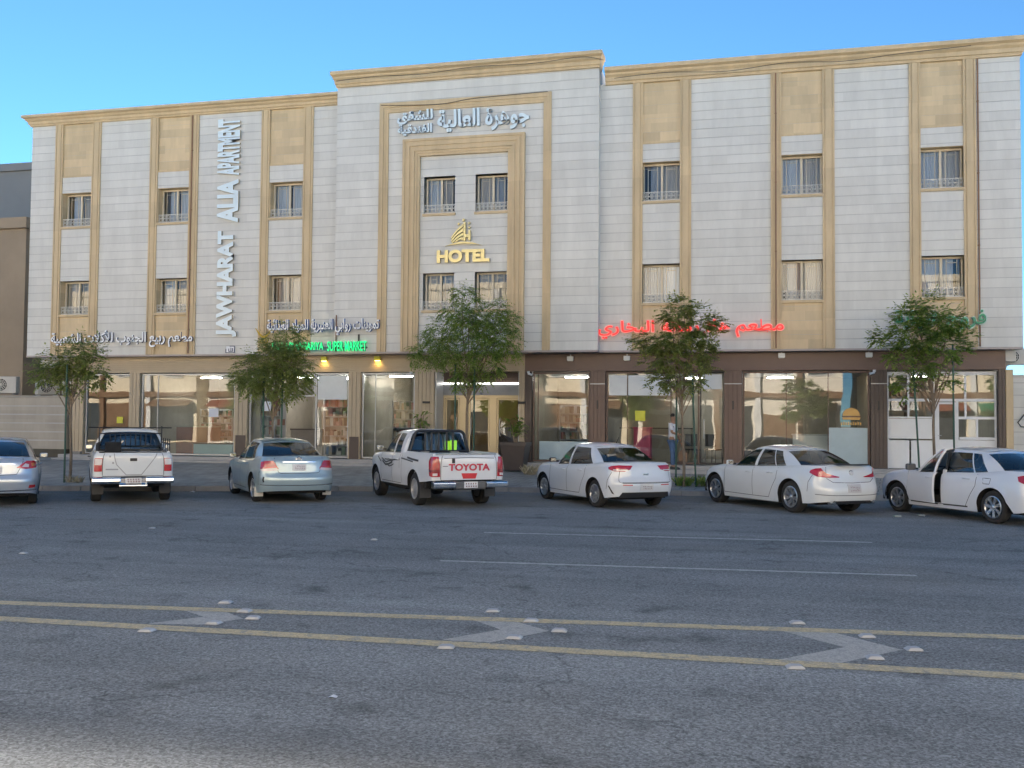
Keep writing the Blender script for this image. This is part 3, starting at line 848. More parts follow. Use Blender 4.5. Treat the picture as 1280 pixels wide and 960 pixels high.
# posters and stickers on the glass
def sheet(name, label, cat, x0, x1, z0, z1, mat, y=.535, parent=None):
    o = MB().box(x0, x1, y-.006, y, z0, z1).build(name, mat, parent)
    return tag(o, label, cat)
M['paper'] = plain("paper", (.66, .68, .72), .7, var=.03)
sheet("paper_notice", "white paper notice stuck on the second shop window", "notice", -18.57, -18.2, 2.0, 2.30, M['paper'])
sheet("paper_notice", "small white notice low on the glass left of the supermarket doorway", "notice", -16.38, -16.08, 1.02, 1.32, M['paper'])
sheet("paper_notice", "narrow white notice high on the glass left of the supermarket doorway", "notice", -16.44, -16.2, 2.22, 2.55, M['paper'])
M['yellow'] = plain("yellow_sticker", (.62, .60, .05), .5)
sheet("sticker", "yellow sticker on the restaurant glass above the pink cabinet", "sticker", -3.62, -3.3, 1.98, 2.3, M['yellow'])
sheet("sticker", "yellow sticker low on the leftmost shop window", "sticker", -22.25, -22.0, 1.75, 1.98, M['yellow'])
M['white_film'] = plain("white_film", (.60, .64, .66), .35, var=.06)
M['blue_film'] = plain("blue_film", (.36, .46, .50), .35, var=.08)
sheet("window_film", "white film across the top of the glass right of the supermarket doorway", "window film", -14.45, -13.38, 2.62, 3.44, M['white_film'])
sheet("window_film", "white film band across the top of the restaurant glass left part", "window film", -4.45, -3.88, 2.78, 3.42, M['white_film'])
sheet("window_film", "white film band across the top of the restaurant glass middle part", "window film", -3.84, -2.52, 2.78, 3.42, M['white_film'])
sheet("window_film", "white film band across the top of the restaurant glass door", "window film", -1.55, -.94, 2.98, 3.44, M['white_film'])
sheet("window_film", "blue grey frosted film at the bottom of the burger window", "window film", 2.22, 3.32, .72, 1.82, M['blue_film'])
sheet("window_film", "blue grey frosted film at the bottom of the window right of the entrance", "window film", -6.70, -5.12, .72, 1.30, M['blue_film'])
# burger sticker
M['bun'] = plain("bun_print", (.62, .36, .10), .5)
t = thing("burger_sticker", "orange burger picture stuck on the frosted restaurant window", "sticker", (2.86, .533, 2.12))
def dome(w, h0, h1, n_=12): return [(w*math.cos(math.pi*k/n_), h0+(h1-h0)*math.sin(math.pi*k/n_)) for k in range(n_+1)]
MB().prism(dome(.25, .06, .30), -.008, 0).build("bun", M['bun'], t)
MB().prism([(-.27, .02), (.27, .02), (.27, .055), (-.27, .055)], -.008, 0).build("filling", plain("burger_print", (.16, .07, .03), .5), t)
MB().prism([(-.24, -.06), (.24, -.06), (.26, .015), (-.26, .015)], -.008, 0).build("bun", M['bun'], t)
b_ = MB()
for k in range(9): b_.box(-.3+k*.068, -.3+k*.068+.04, -.008, 0, -.22, -.14+.02*(k % 2))
b_.build("lettering", M['bun'], t)
# ---------------------------------------------------------------- lamps and cameras under the overhang
LITM = glow("sodium_lamp", (1.0, .62, .10), 4)
def flood(x, z, lit, label):
    t = thing("flood_lamp", label, "lamp", (x, .40, z), group="wall lamps under the overhang")
    MB().box(-.10, .10, -.13, -.02, -.07, .07).build("housing", M['yellow'] if lit else M['white_paint'], t, bevel=.012)
    MB().box(-.08, .08, -.09, -.04, -.085, -.071).build("lens", LITM if lit else M['grille'], t)
    MB().box(-.02, .02, -.03, 0, -.02, .14).build("bracket", M['aluminium'], t)
    if lit:
        l_ = bpy.data.lights.new("flood", 'SPOT'); l_.energy = 1.0; l_.color = (1, .62, .16); l_.spot_size = math.radians(140); l_.shadow_soft_size = .06
        lo = bpy.data.objects.new("flood_light", l_); COL.objects.link(lo); lo.location = (0, -.10, -.11); lo.rotation_euler = (math.radians(12), 0, 0); lo.parent = t
flood(-14.15, 4.0, True, "lit yellow lamp under the green supermarket lettering, nearer its middle")
flood(-12.22, 4.0, True, "lit yellow lamp under the right end of the green supermarket lettering")
flood(-5.67, 3.95, False, "unlit white lamp on the brown fascia over the window right of the entrance")
flood(-3.86, 3.95, False, "unlit white lamp on the brown fascia below the start of the red sign")
flood(.84, 4.0, False, "unlit white lamp on the brown fascia below the right end of the red sign")
flood(3.35, 4.0, False, "unlit white lamp on the brown fascia over the dark column left of the end shop")
def cctv(x, z, dx, label):
    t = thing("security_camera", label, "camera", (x, .40, z), group="security cameras under the fascia")
    MB().lathe([(.045, .05), (.045, 0), (.02, -.02)], n=10, c=(0, -.05, 0)).build("mount", M['white_paint'], t)
    MB().tube([(0, -.05, -.03), (dx*.16, -.16, -.08)], .034, 10).build("body", M['white_paint'], t, smooth=True)
    MB().tube([(dx*.16, -.16, -.08), (dx*.165, -.165, -.082)], .026, 10).build("lens", M['black'], t)
cctv(-11.04, 3.50, -1, "white security camera on the wide beige column left of the entrance")
cctv(-7.04, 3.50, 1, "white security camera at the left end of the brown fascia by the entrance")
cctv(3.50, 3.50, -1, "white security camera on the dark column left of the white end shop")
for x in (-10.5, -7.25):
    tag(MB().box(x-.12, x+.12, YF-.07, YF, 2.50, 2.57).build("wall_light", M['black'], bevel=.008), "flat black wall light on the beige column %s of the entrance" % ("left" if x < -9 else "right"), "lamp", "black wall lights by the entrance")
# loose black cables along the cornices
def cable(name, pts, label, r=.009):
    P_ = [Vector(p) for p in pts]; out = []
    for i in range(len(P_)-1):
        a = P_[max(i-1, 0)]; b_ = P_[i]; c = P_[i+1]; d = P_[min(i+2, len(P_)-1)]
        for k in range(8):
            t = k/8; out.append(.5*((2*b_)+(c-a)*t+(2*a-5*b_+4*c-d)*t*t+(3*b_-a-3*c+d)*t**3))
    out.append(P_[-1])
    return tag(MB().tube(out, r, 5).build(name, M['black']), label, "cable")
cable("cable", [(-13.4, -.68, 13.14), (-12, -.72, 13.18), (-10.4, -.72, 13.14), (-8.6, -.72, 13.24), (-6.8, -.72, 13.20), (-5.2, -.72, 13.28), (-4.5, -.70, 13.14)], "thin black cable drooping along the centre block cornice")
cable("cable", [(-4.2, -.36, 12.66), (-2.6, -.37, 12.72), (-.8, -.37, 12.62), (1.0, -.37, 12.74), (2.6, -.37, 12.66), (4.2, -.37, 12.76), (6.1, -.37, 12.84)], "thin black cable drooping along the right wing cornice")
cable("cable", [(-11.9, -.46, 12.3), (-11.0, -.47, 12.24), (-9.8, -.47, 12.20), (-8.8, -.47, 12.30), (-7.4, -.47, 12.34), (-6.3, -.46, 12.36)], "thin black cable sagging along the top of the outer stone frame")
# ================================================================ SIGNS
AF = {'ا': (0xFE8D, 0xFE8E, 0, 0), 'أ': (0xFE83, 0xFE84, 0, 0), 'ة': (0xFE93, 0xFE94, 0, 0), 'د': (0xFEA9, 0xFEAA, 0, 0), 'ذ': (0xFEAB, 0xFEAC, 0, 0), 'ر': (0xFEAD, 0xFEAE, 0, 0), 'و': (0xFEED, 0xFEEE, 0, 0)}
for ch, base in (('ب', 0xFE8F), ('ت', 0xFE95), ('ج', 0xFE9D), ('ح', 0xFEA1), ('خ', 0xFEA5), ('ش', 0xFEB5), ('ط', 0xFEC1), ('ع', 0xFEC9), ('غ', 0xFECD), ('ف', 0xFED1), ('ق', 0xFED5), ('ك', 0xFED9), ('ل', 0xFEDD), ('م', 0xFEE1), ('ن', 0xFEE5), ('ه', 0xFEE9), ('ي', 0xFEF1), ('ئ', 0xFE89)):
    AF[ch] = (base, base+1, base+2, base+3)
LA = {'ا': (0xFEFB, 0xFEFC), 'أ': (0xFEF7, 0xFEF8)}
def arabic(s):
    """Joined letter forms, in visual (left to right) order."""
    out = []; i = 0; prev = False
    while i < len(s):
        c = s[i]
        if c == 'ل' and i+1 < len(s) and s[i+1] in LA:
            out.append(chr(LA[s[i+1]][1 if prev else 0])); prev = False; i += 2; continue
        if c not in AF: out.append(c); prev = False; i += 1; continue
        f = AF[c]; nxt = i+1 < len(s) and s[i+1] in AF and f[2]
        out.append(chr(f[3] if prev and nxt else f[2] if nxt else f[1] if prev else f[0]))
        prev = bool(f[2]); i += 1
    return ''.join(reversed(out))

def text_mesh(body, depth, fat, spacing=1.0):
    """Letters as a solid mesh lying in XY, front at z=depth; unit text size. Returns verts, faces, front flags."""
    cu = bpy.data.curves.new("tmp_text", 'FONT')
    cu.body = body; cu.size = 1; cu.offset = fat; cu.extrude = depth/2; cu.resolution_u = 4; cu.space_character = spacing
    o = bpy.data.objects.new("tmp_text", cu); COL.objects.link(o)
    bpy.context.view_layer.update()
    dg = bpy.context.evaluated_depsgraph_get()
    me = bpy.data.meshes.new_from_object(o.evaluated_get(dg))
    bpy.data.objects.remove(o); bpy.data.curves.remove(cu)
    bm = bmesh.new(); bm.from_mesh(me); bpy.data.meshes.remove(me)
    bm.verts.ensure_lookup_table()
    # joined letters overlap: give neighbouring glyphs fronts a few millimetres apart
    seen = set(); k = 0
    isl = []
    for v in bm.verts:
        if v.index in seen: continue
        st = [v]; comp = []
        seen.add(v.index)
        while st:
            q = st.pop(); comp.append(q)
            for e in q.link_edges:
                w_ = e.other_vert(q)
                if w_.index not in seen: seen.add(w_.index); st.append(w_)
        isl.append(comp)
    isl.sort(key=lambda c: min(q.co.x for q in c))
    for k, c in enumerate(isl):
        for q in c:
            if q.co.z > 0: q.co.z += .004*(k % 3)
    vs = [v.co.copy() for v in bm.verts]
    fs = [[v.index for v in f.verts] for f in bm.faces]
    fr = [abs(f.normal.z) > .7 for f in bm.faces]
    bm.free()
    return vs, fs, fr

def fit_text(body, x0, x1, z0, z1, y, depth, fat=.02, spacing=1.0, rot=False):
    """Text scaled to a box on the facade. rot: reads upwards."""
    vs, fs, fr = text_mesh(body, 1, fat, spacing)
    ax, bx = min(v.x for v in vs), max(v.x for v in vs); ay, by = min(v.y for v in vs), max(v.y for v in vs)
    out = []
    for v in vs:
        u, w = (v.x-ax)/(bx-ax), (v.y-ay)/(by-ay); dd = (v.z+.5)*depth
        if rot: u, w = 1-w, u
        out.append((x0+(x1-x0)*u, y-dd, z0+(z1-z0)*w))
    return out, fs, fr

def letters(name, pieces, y, depth, front, side, label=None, cat=None, parent=None, fat=.02, gap=.03):
    """pieces: (text, x0, x1, z0, z1, rot). Stand-off letters on hidden pins."""
    mb = MB()
    for body, x0, x1, z0, z1, rot in pieces:
        vs, fs, fr = fit_text(body, x0, x1, z0, z1, y-gap, depth, fat, 1.0, rot)
        o = len(mb.v); mb.v += vs
        for f, q in zip(fs, fr): mb.f.append(tuple(i+o for i in f)); mb.mi.append(0 if q else 1)
        n_ = max(2, int(max(x1-x0, z1-z0)/.8))
        for k in range(n_):
            u = (k+.5)/n_
            cx, cz = ((x0+x1)/2, z0+(z1-z0)*u) if rot else (x0+(x1-x0)*u, z0+(z1-z0)*.3)
            mb.cur = 1; mb.box(cx-.01, cx+.01, y-gap-.002, y+.06, cz-.01, cz+.01); mb.cur = 0
    o = mb.build(name, [front, side], parent, world=bool(parent))
    return tag(o, label, cat)

M['letter_white'] = plain("letter_white", (.78, .80, .83), .35, var=.03)
M['letter_pale'] = plain("letter_pale", (.70, .80, .84), .3, var=.04)
M['letter_side'] = plain("letter_navy", (.03, .045, .11), .5)
M['letter_grey'] = plain("letter_grey_side", (.40, .45, .50), .5)
M['letter_gold_side'] = plain("letter_gold_side", (.46, .38, .26), .4, .2)
M['gold_front'] = plain("gold_front", (.74, .60, .27), .32, .55, var=.03)
M['red_front'] = glow("red_front", (.66, .025, .022), .22)
M['pink_edge'] = glow("pink_edge", (.80, .40, .36), .06)
M['green_glow'] = glow("green_letter", (.01, .60, .17), .32)
M['green_dark'] = plain('green_dark', (.01, .16, .06), .5)
M['green_front'] = plain("green_front", (.02, .27, .13), .35)
M['green_edge'] = plain("green_edge", (.48, .66, .58), .4)
M['deep_blue'] = plain("letter_blue", (.035, .10, .32), .45)

letters("restaurant_sign", [(arabic('مطعم ربيع الجنوب للأكلات الشعبية'), -24.55, -18.86, 4.42, 5.04, False)], -.07, .055, M['letter_white'], M['letter_side'],
        "white raised Arabic restaurant lettering with navy sides at the left end", "sign", fat=.026)
t = thing("supermarket_sign", "blue and white Arabic lettering over lit green capitals with a yellow smile", "sign", (-14, -.07, 4.2))
letters("arabic_lettering", [(arabic('تموينات روابي العنبرية للمواد الغذائية'), -15.84, -11.84, 4.72, 5.28, False)], -.10 if False else -.42, .10, M['letter_white'], M['deep_blue'], parent=t, fat=.024)
letters("green_lettering", [("RAWABI ANBARIYA", -15.65, -13.80, 4.24, 4.50, False), ("SUPER MARKET", -13.66, -12.28, 4.20, 4.52, False)], -.42, .06, M['green_glow'], M['green_dark'], parent=t, fat=.012)
mb = MB()
mb.tube([(-16.48+.07*k, -.12, 5.03-.30*math.sin(math.pi*k/9)) for k in range(10)], [.012+.028*math.sin(math.pi*k/9) for k in range(10)], 8)
for cx in (-16.24, -16.08): mb.tube([(cx+.06*math.cos(a*math.pi/5), -.12, 4.58+.06*math.sin(a*math.pi/5)) for a in range(11)], .016, 6)
mb.build("smile_emblem", plain("emblem_yellow", (.62, .42, .05), .4), t, world=True, smooth=True)
mb = MB(); mb.box(-12.62, -12.58, -.42, -.36, 4.52, 4.75); mb.box(-15.6, -12.3, -.40, -.36, 4.30, 4.33); mb.build("rail", M['black'], t, world=True)

t = thing("grill_sign", "red Arabic lettering with pale edges on the white wall right of the centre block", "sign", (-1.9, -.07, 4.5))
ar = arabic('مطعم هلا رمانة البخاري')
letters("lettering_edge", [(ar, -4.74, .92, 4.50, 5.11, False)], -.07, .05, M['pink_edge'], M['pink_edge'], parent=t, fat=.05)
letters("lettering_face", [(ar, -4.70, .89, 4.53, 5.08, False)], -.125, .05, M['red_front'], M['red_front'], parent=t, fat=.012)
t = thing("chicken_sign", "green Arabic lettering with pale edges partly behind the rightmost tree", "sign", (5.3, -.07, 4.6))
ar = arabic('فروج شواية')
letters("lettering_edge", [(ar, 3.98, 6.50, 4.58, 5.27, False)], -.09, .05, M['green_edge'], M['green_edge'], parent=t, fat=.05)
letters("lettering_face", [(ar, 4.02, 6.46, 4.61, 5.24, False)], -.145, .05, M['green_front'], M['green_front'], parent=t, fat=.012)
letters("apartment_sign", [("JAWHARAT", -17.98, -17.20, 4.74, 8.42, True), ("ALIA", -18.03, -17.22, 8.70, 10.20, True), ("APARTMENT", -18.05, -17.20, 10.34, 12.32, True)], -.03, .07, M['letter_pale'], M['letter_gold_side'],
        "pale capital letters stacked upwards on the white wall of the left wing", "sign", fat=.05)
letters("hotel_name_sign", [(arabic('جوهرة العالية'), -9.96, -6.90, 11.24, 12.02, False), (arabic('للشقق'), -11.34, -10.12, 11.62, 12.08, False), (arabic('الفندقية'), -11.32, -10.14, 11.24, 11.62, False)], YC+.04, .10, M['letter_pale'], M['letter_grey'],
        "pale Arabic hotel name between the two stone frames at the top centre", "sign", fat=.035)
t = thing("hotel_sign", "gold HOTEL lettering under a gold emblem of a building with arcs and stars", "sign", (-9.07, YC+.1, 7.0))
letters("lettering", [("HOTEL", -9.95, -8.18, 7.03, 7.45, False)], YC+.10, .09, M['gold_front'], M['letter_gold_side'], parent=t, fat=.05)
e = MB(); ye0, ye1 = YC+.10-.11, YC+.10-.03
cx, s = -9.06, .0148          # emblem drawn on a 120-unit grid from the zoomed photograph, centred on its own axis
def G(px, py): return (cx+(px-592)*.00187, 7.58+(555-py)*.00205)
for a, b_, c, d in (((370, 420), (585, 215), (585, 262), (372, 450)), ((372, 465), (585, 285), (585, 335), (374, 492)), ((380, 505), (585, 355), (585, 405), (400, 512)), ((440, 490), (585, 430), (585, 478), (480, 490))):
    pts = []
    for k in range(7):
        t_ = k/6; bow = -22*math.sin(math.pi*t_); pts.append(G(a[0]+(b_[0]-a[0])*t_, a[1]+(b_[1]-a[1])*t_+bow))
    for k in range(7):
        t_ = k/6; bow = -22*math.sin(math.pi*t_); pts.append(G(c[0]+(d[0]-c[0])*t_, c[1]+(d[1]-c[1])*t_+bow))
    e.prism(pts, ye0, ye1)
for q in (((592, 480), (592, 190), (628, 190), (628, 480)), ((628, 430), (628, 385), (680, 385), (680, 430)), ((680, 480), (680, 320), (715, 320), (715, 480))): e.prism([G(*p_) for p_ in q], ye0, ye1)
pts = [G(260+660*k/14, 560-62*math.sin(math.pi*k/14)) for k in range(15)]+[G(920-660*k/14, 556-30*math.sin(math.pi*k/14)) for k in range(1, 14)]
e.prism(pts, ye0, ye1)
def star(px, py, r):
    c = G(px, py); return [(c[0]+(r if k % 2 == 0 else r*.42)*math.sin(math.pi*k/5), c[1]+(r if k % 2 == 0 else r*.42)*math.cos(math.pi*k/5)) for k in range(10)]
for px, py, r in ((590, 152, .06), (500, 212, .05), (688, 205, .05), (695, 275, .05)): e.prism(star(px, py, r), ye0, ye1)
e.build("emblem", [M['gold_front']], t, world=True)
# small badge low on the wall below the upright letters
t = thing("wall_badge", "small pale badge with navy border low on the wall under the upright letters", "badge", (-17.46, -.02, 4.32))
MB().box(-.16, .16, -.03, .02, -.11, .11).build("plate", M['letter_white'], t, bevel=.01)
b_ = MB()
for (x0, x1, z0, z1) in ((-.17, .17, -.12, -.10), (-.17, -.15, -.1, .02), (.15, .17, -.1, .12), (-.02, .15, .10, .12), (-.06, -.04, -.06, .03), (.02, .04, -.06, .06), (.08, .10, -.06, .05), (-.06, .10, -.08, -.06)): b_.box(x0, x1, -.045, -.03, z0, z1)
b_.build("border", M['letter_side'], t)
# ================================================================ CARS
def paint(name, col, rough=.32, metal=0.0, var=.03):
    m = plain(name, col, rough, metal, var=var, scale=1.5, coat=.9)
    return m
M['tyre'] = plain("tyre", (.024, .023, .022), .85, var=.3, scale=10)
M['alloy'] = plain("alloy", (.52, .53, .54), .3, .85, var=.08)
M['alloy_dark'] = plain("alloy_dark", (.10, .10, .105), .45, .3)
M['steel'] = plain("steel_rim", (.40, .40, .40), .45, .5, var=.15)
M['chrome'] = plain("chrome", (.72, .73, .74), .12, 1.0, var=.02)
M['car_glass'] = glass("car_glass", (.46, .50, .51), 1.75)
M['car_glass_dark'] = glass("car_glass_dark", (.24, .26, .27), 1.75)
M['tail_red'] = plain("tail_red", (.42, .012, .02), .15, var=.15, scale=25, coat=1)
M['tail_dark'] = plain("tail_dark", (.22, .008, .014), .15, var=.15, scale=25, coat=1)
M['tail_clear'] = plain("tail_clear", (.62, .56, .56), .15, var=.1, coat=1)
M['tail_amber'] = plain("tail_amber", (.55, .16, .05), .15, var=.1, coat=1)
M['mirror'] = plain('mirror_silver', (.35, .37, .39), .08, 1.0, var=.02)
M['seam'] = plain("seam", (.035, .037, .04), .7)
M['plastic'] = plain("plastic", (.03, .03, .032), .55, var=.1)
M['seat'] = plain("seat_cloth", (.30, .27, .23), .85, var=.1)
M['plate'] = plain("plate_white", (.62, .62, .63), .4)
M['plate_ink'] = plain("plate_ink", (.20, .09, .10), .6)
M['under'] = plain("underbody", (.014, .013, .012), .9)

def pchip(pts):
    """Monotone cubic through (x, y) points."""
    xs = np.array([p[0] for p in pts], float); ys = np.array([p[1] for p in pts], float)
    h = np.diff(xs); d = np.diff(ys)/h; m = np.zeros(len(xs))
    m[0], m[-1] = d[0], d[-1]
    for i in range(1, len(xs)-1):
        m[i] = 0 if d[i-1]*d[i] <= 0 else (h[i-1]+h[i]+h[i]+h[i-1])/((2*h[i]+h[i-1])/d[i-1]+(h[i]+2*h[i-1])/d[i])
    def f(x):
        x = min(max(x, xs[0]), xs[-1]); i = int(min(max(np.searchsorted(xs, x)-1, 0), len(xs)-2))
        t = (x-xs[i])/h[i]
        return float((1+2*t)*(1-t)**2*ys[i]+t*(1-t)**2*h[i]*m[i]+t*t*(3-2*t)*ys[i+1]+t*t*(t-1)*h[i]*m[i+1])
    return f

class Shell:
    """Lower body of a vehicle: a plan outline lofted from sill to belt line, X forward, Y left, origin on the ground between the axles."""
    def __init__(s, c):
        s.c = c
        s.W = c['W']; s.xr = c['xr']; s.xf = c['xf']; s.Lr = c.get('Lr', .7); s.Lf = c.get('Lf', .9); s.nr = c.get('nr', 4.2); s.nf = c.get('nf', 3.0)
        s.ztop = pchip(c['ztop']); s.zlow = pchip(c['zbot']); s.wf = pchip(c['wf']); s.dr = pchip(c['dr']); s.df = pchip(c['df'])
        s.arches = c['arches']; s.tuck = c.get('tuck', .05)
        pts = []
        for k in range(25):
            a = math.pi/2*k/24
            pts.append((s.xr+s.Lr-s.Lr*math.cos(a)**(2/s.nr), s.W*math.sin(a)**(2/s.nr)))
        x0, x1 = s.xr+s.Lr, s.xf-s.Lf
        X = set()
        n_ = 40
        for k in range(1, n_): X.add(round(x0+(x1-x0)*k/n_, 4))
        for ax, r in s.arches:
            for k in range(25):
                X.add(round(ax-r*math.cos(math.pi*k/24), 4))
            X.add(round(ax-r-.004, 4)); X.add(round(ax+r+.004, 4))
        for x in sorted(X):
            if x0 < x < x1: pts.append((x, s.W))
        for k in range(24, -1, -1):
            a = math.pi/2*k/24
            pts.append((s.xf-s.Lf+s.Lf*math.cos(a)**(2/s.nf), s.W*math.sin(a)**(2/s.nf)))
        s.out = pts
        s.u = [0]
        for a, b in zip(pts, pts[1:]): s.u.append(s.u[-1]+math.hypot(b[0]-a[0], b[1]-a[1]))
    def arch(s, X):
        z = 0
        for ax, r in s.arches:
            if abs(X-ax) < r: z = max(z, s.c['rw']+math.sqrt(r*r-(X-ax)**2))
        return z
    def zbot(s, X): return max(s.zlow(X), s.arch(X))
    def P(s, X, Y, z):
        zt = s.ztop(X)
        wr = min(max((s.xr+s.Lr-X)/s.Lr, 0), 1); wfr = min(max((X-s.xf+s.Lf)/s.Lf, 0), 1)
        wr = wr*wr*(3-2*wr); wfr = wfr*wfr*(3-2*wfr)
        k = max(0, 1-(zt-z)/.085); k = k*k
        x = X+wr*(s.dr(z)+k*s.tuck*.8)-wfr*(s.df(z)+k*s.tuck)
        tap = 1-.035*max(0, (abs(X)-.9)/1.2)**2
        # flared lips round the arches
        fl = 0
        for ax, r in s.arches:
            d = math.hypot(X-ax, z-s.c['rw']); fl = max(fl, math.exp(-((d-r-.02)/.05)**2))
        y = Y*(s.wf(z)*tap-k*s.tuck/s.W)+(fl*.012*(1 if Y > 0 else -1) if abs(Y) > s.W*.8 else 0)
        return Vector((x, y, z))
    def at_u(s, u):
        """Outline point at signed arc length from the rear centre (positive = left side)."""
        sg = 1 if u >= 0 else -1; q = abs(u)
        i = min(max(int(np.searchsorted(s.u, q))-1, 0), len(s.u)-2)
        t = (q-s.u[i])/max(1e-9, s.u[i+1]-s.u[i])
        a, b = s.out[i], s.out[i+1]
        return a[0]+(b[0]-a[0])*t, sg*(a[1]+(b[1]-a[1])*t)
    def U(s, X):
        """Arc length at which the left side reaches X."""
        i = [k for k in range(len(s.out)) if s.out[k][0] <= X][-1]
        i = min(i, len(s.out)-2); a, b = s.out[i], s.out[i+1]
        return s.u[i]+(s.u[i+1]-s.u[i])*(X-a[0])/max(1e-9, b[0]-a[0])
    def map(s, u, z, off=0.0):
        X, Y = s.at_u(u); p = s.P(X, Y, z)
        X1, Y1 = s.at_u(u+.01); a = s.P(X1, Y1, z)-p
        b = s.P(X, Y, min(z+.01, s.ztop(X)))-s.P(X, Y, min(z, s.ztop(X)-.01))
        n_ = a.cross(b)
        n_ = n_.normalized() if n_.length > 1e-9 else Vector((-1, 0, 0))
        if n_.dot(Vector((X*.6, Y, 0))) < 0: n_ = -n_
        return p+n_*off
    def body(s, keep=None, nz=14):
        """Side and end skin; keep(X, side, z) can leave panels out (open doors)."""
        mb = MB(); L_ = len(s.out)
        for sg in (1, -1):
            idx = []
            for X, Y in s.out:
                zb, zt = s.zbot(X), s.ztop(X)
                col = []
                for k in range(nz+1):
                    t = k/nz
                    t = t if k < nz-3 else t
                    z = zb+(zt-zb)*t
                    # extra rows near the top for the rounded shoulder
                    col.append(s.P(X, Y*sg, z))
                idx.append(col)
            o = len(mb.v)
            mb.v += [tuple(p) for col in idx for p in col]
            for i in range(L_-1):
                for k in range(nz):
                    Xm = (s.out[i][0]+s.out[i+1][0])/2; zm = (idx[i][k].z+idx[i+1][k+1].z)/2
                    if keep and not keep(Xm, sg, zm): continue
                    a = o+i*(nz+1)+k
                    mb.f.append((a, a+nz+1, a+nz+2, a+1)); mb.mi.append(0)
        return mb
    def cap(s, mb, X0, X1, crown=.03, ny=8):
        """Bonnet or boot lid: the top skin between X0 and X1."""
        rows = []
        for X, Y in s.out:
            if X < X0-1e-6 or X > X1+1e-6: continue
            p = s.P(X, Y, s.ztop(X)); y = max(p.y, 1e-4)
            rows.append([Vector((p.x, y*(1-2*k/ny), p.z+crown*(1-(1-2*k/ny)**2)*min(1, y/.4))) for k in range(ny+1)])
        o = len(mb.v); mb.v += [tuple(p) for r in rows for p in r]
        for i in range(len(rows)-1):
            for k in range(ny):
                a = o+i*(ny+1)+k; mb.f.append((a, a+ny+1, a+ny+2, a+1)); mb.mi.append(0)
    def patch(s, poly, off, name, mat, parent, back=.012, step=.045):
        """A thin shaped panel (lamp, plate, trim) wrapped onto the skin. poly in (arc length, height)."""
        bm = bmesh.new()
        vs = [bm.verts.new((u, z, 0)) for u, z in poly]
        bm.faces.new(vs)
        us = [p[0] for p in poly]; zs = [p[1] for p in poly]
        for ax, lo, hi in ((0, min(us), max(us)), (1, min(zs), max(zs))):
            n_ = int((hi-lo)/step)
            for k in range(1, n_+1):
                co = [0, 0, 0]; no = [0, 0, 0]; co[ax] = lo+(hi-lo)*k/(n_+1); no[ax] = 1
                bmesh.ops.bisect_plane(bm, geom=bm.verts[:]+bm.edges[:]+bm.faces[:], plane_co=co, plane_no=no)
        bm.verts.ensure_lookup_table(); bm.verts.index_update()
        src = [(v.co.x, v.co.y) for v in bm.verts]
        fs = [tuple(v.index for v in f.verts) for f in bm.faces]
        be = [(e.verts[0].index, e.verts[1].index) for e in bm.edges if e.is_boundary]
        bm.free()
        mb = MB(); n_ = len(src)
        mb.v = [tuple(s.map(u, z, off)) for u, z in src]+[tuple(s.map(u, z, off-back)) for u, z in src]
        mb.f = list(fs)+[(a, b, b+n_, a+n_) for a, b in be]; mb.mi = [0]*len(mb.f)
        return mb.build(name, mat, parent, smooth=True)
    def strip(s, pts, w, off=.0025, mb=None):
        """A thin band along a path on the skin (panel gaps, mouldings)."""
        mb = mb or MB(); fine = []
        for (a, b) in zip(pts, pts[1:]):
            d = math.hypot(b[0]-a[0], b[1]-a[1]); n_ = max(1, int(d/.06))
            for k in range(n_): fine.append((a[0]+(b[0]-a[0])*k/n_, a[1]+(b[1]-a[1])*k/n_))
        fine.append(pts[-1])
        L_ = []; R_ = []
        for i, p in enumerate(fine):
            a = fine[max(i-1, 0)]; b = fine[min(i+1, len(fine)-1)]
            dx, dz = b[0]-a[0], b[1]-a[1]; l = math.hypot(dx, dz) or 1
            nx, nz = -dz/l*w/2, dx/l*w/2
            L_.append(s.map(p[0]+nx, p[1]+nz, off)); R_.append(s.map(p[0]-nx, p[1]-nz, off))
        n_ = len(fine)
        mb.add(L_+R_, [(i, i+1, n_+i+1, n_+i) for i in range(n_-1)])
        return mb

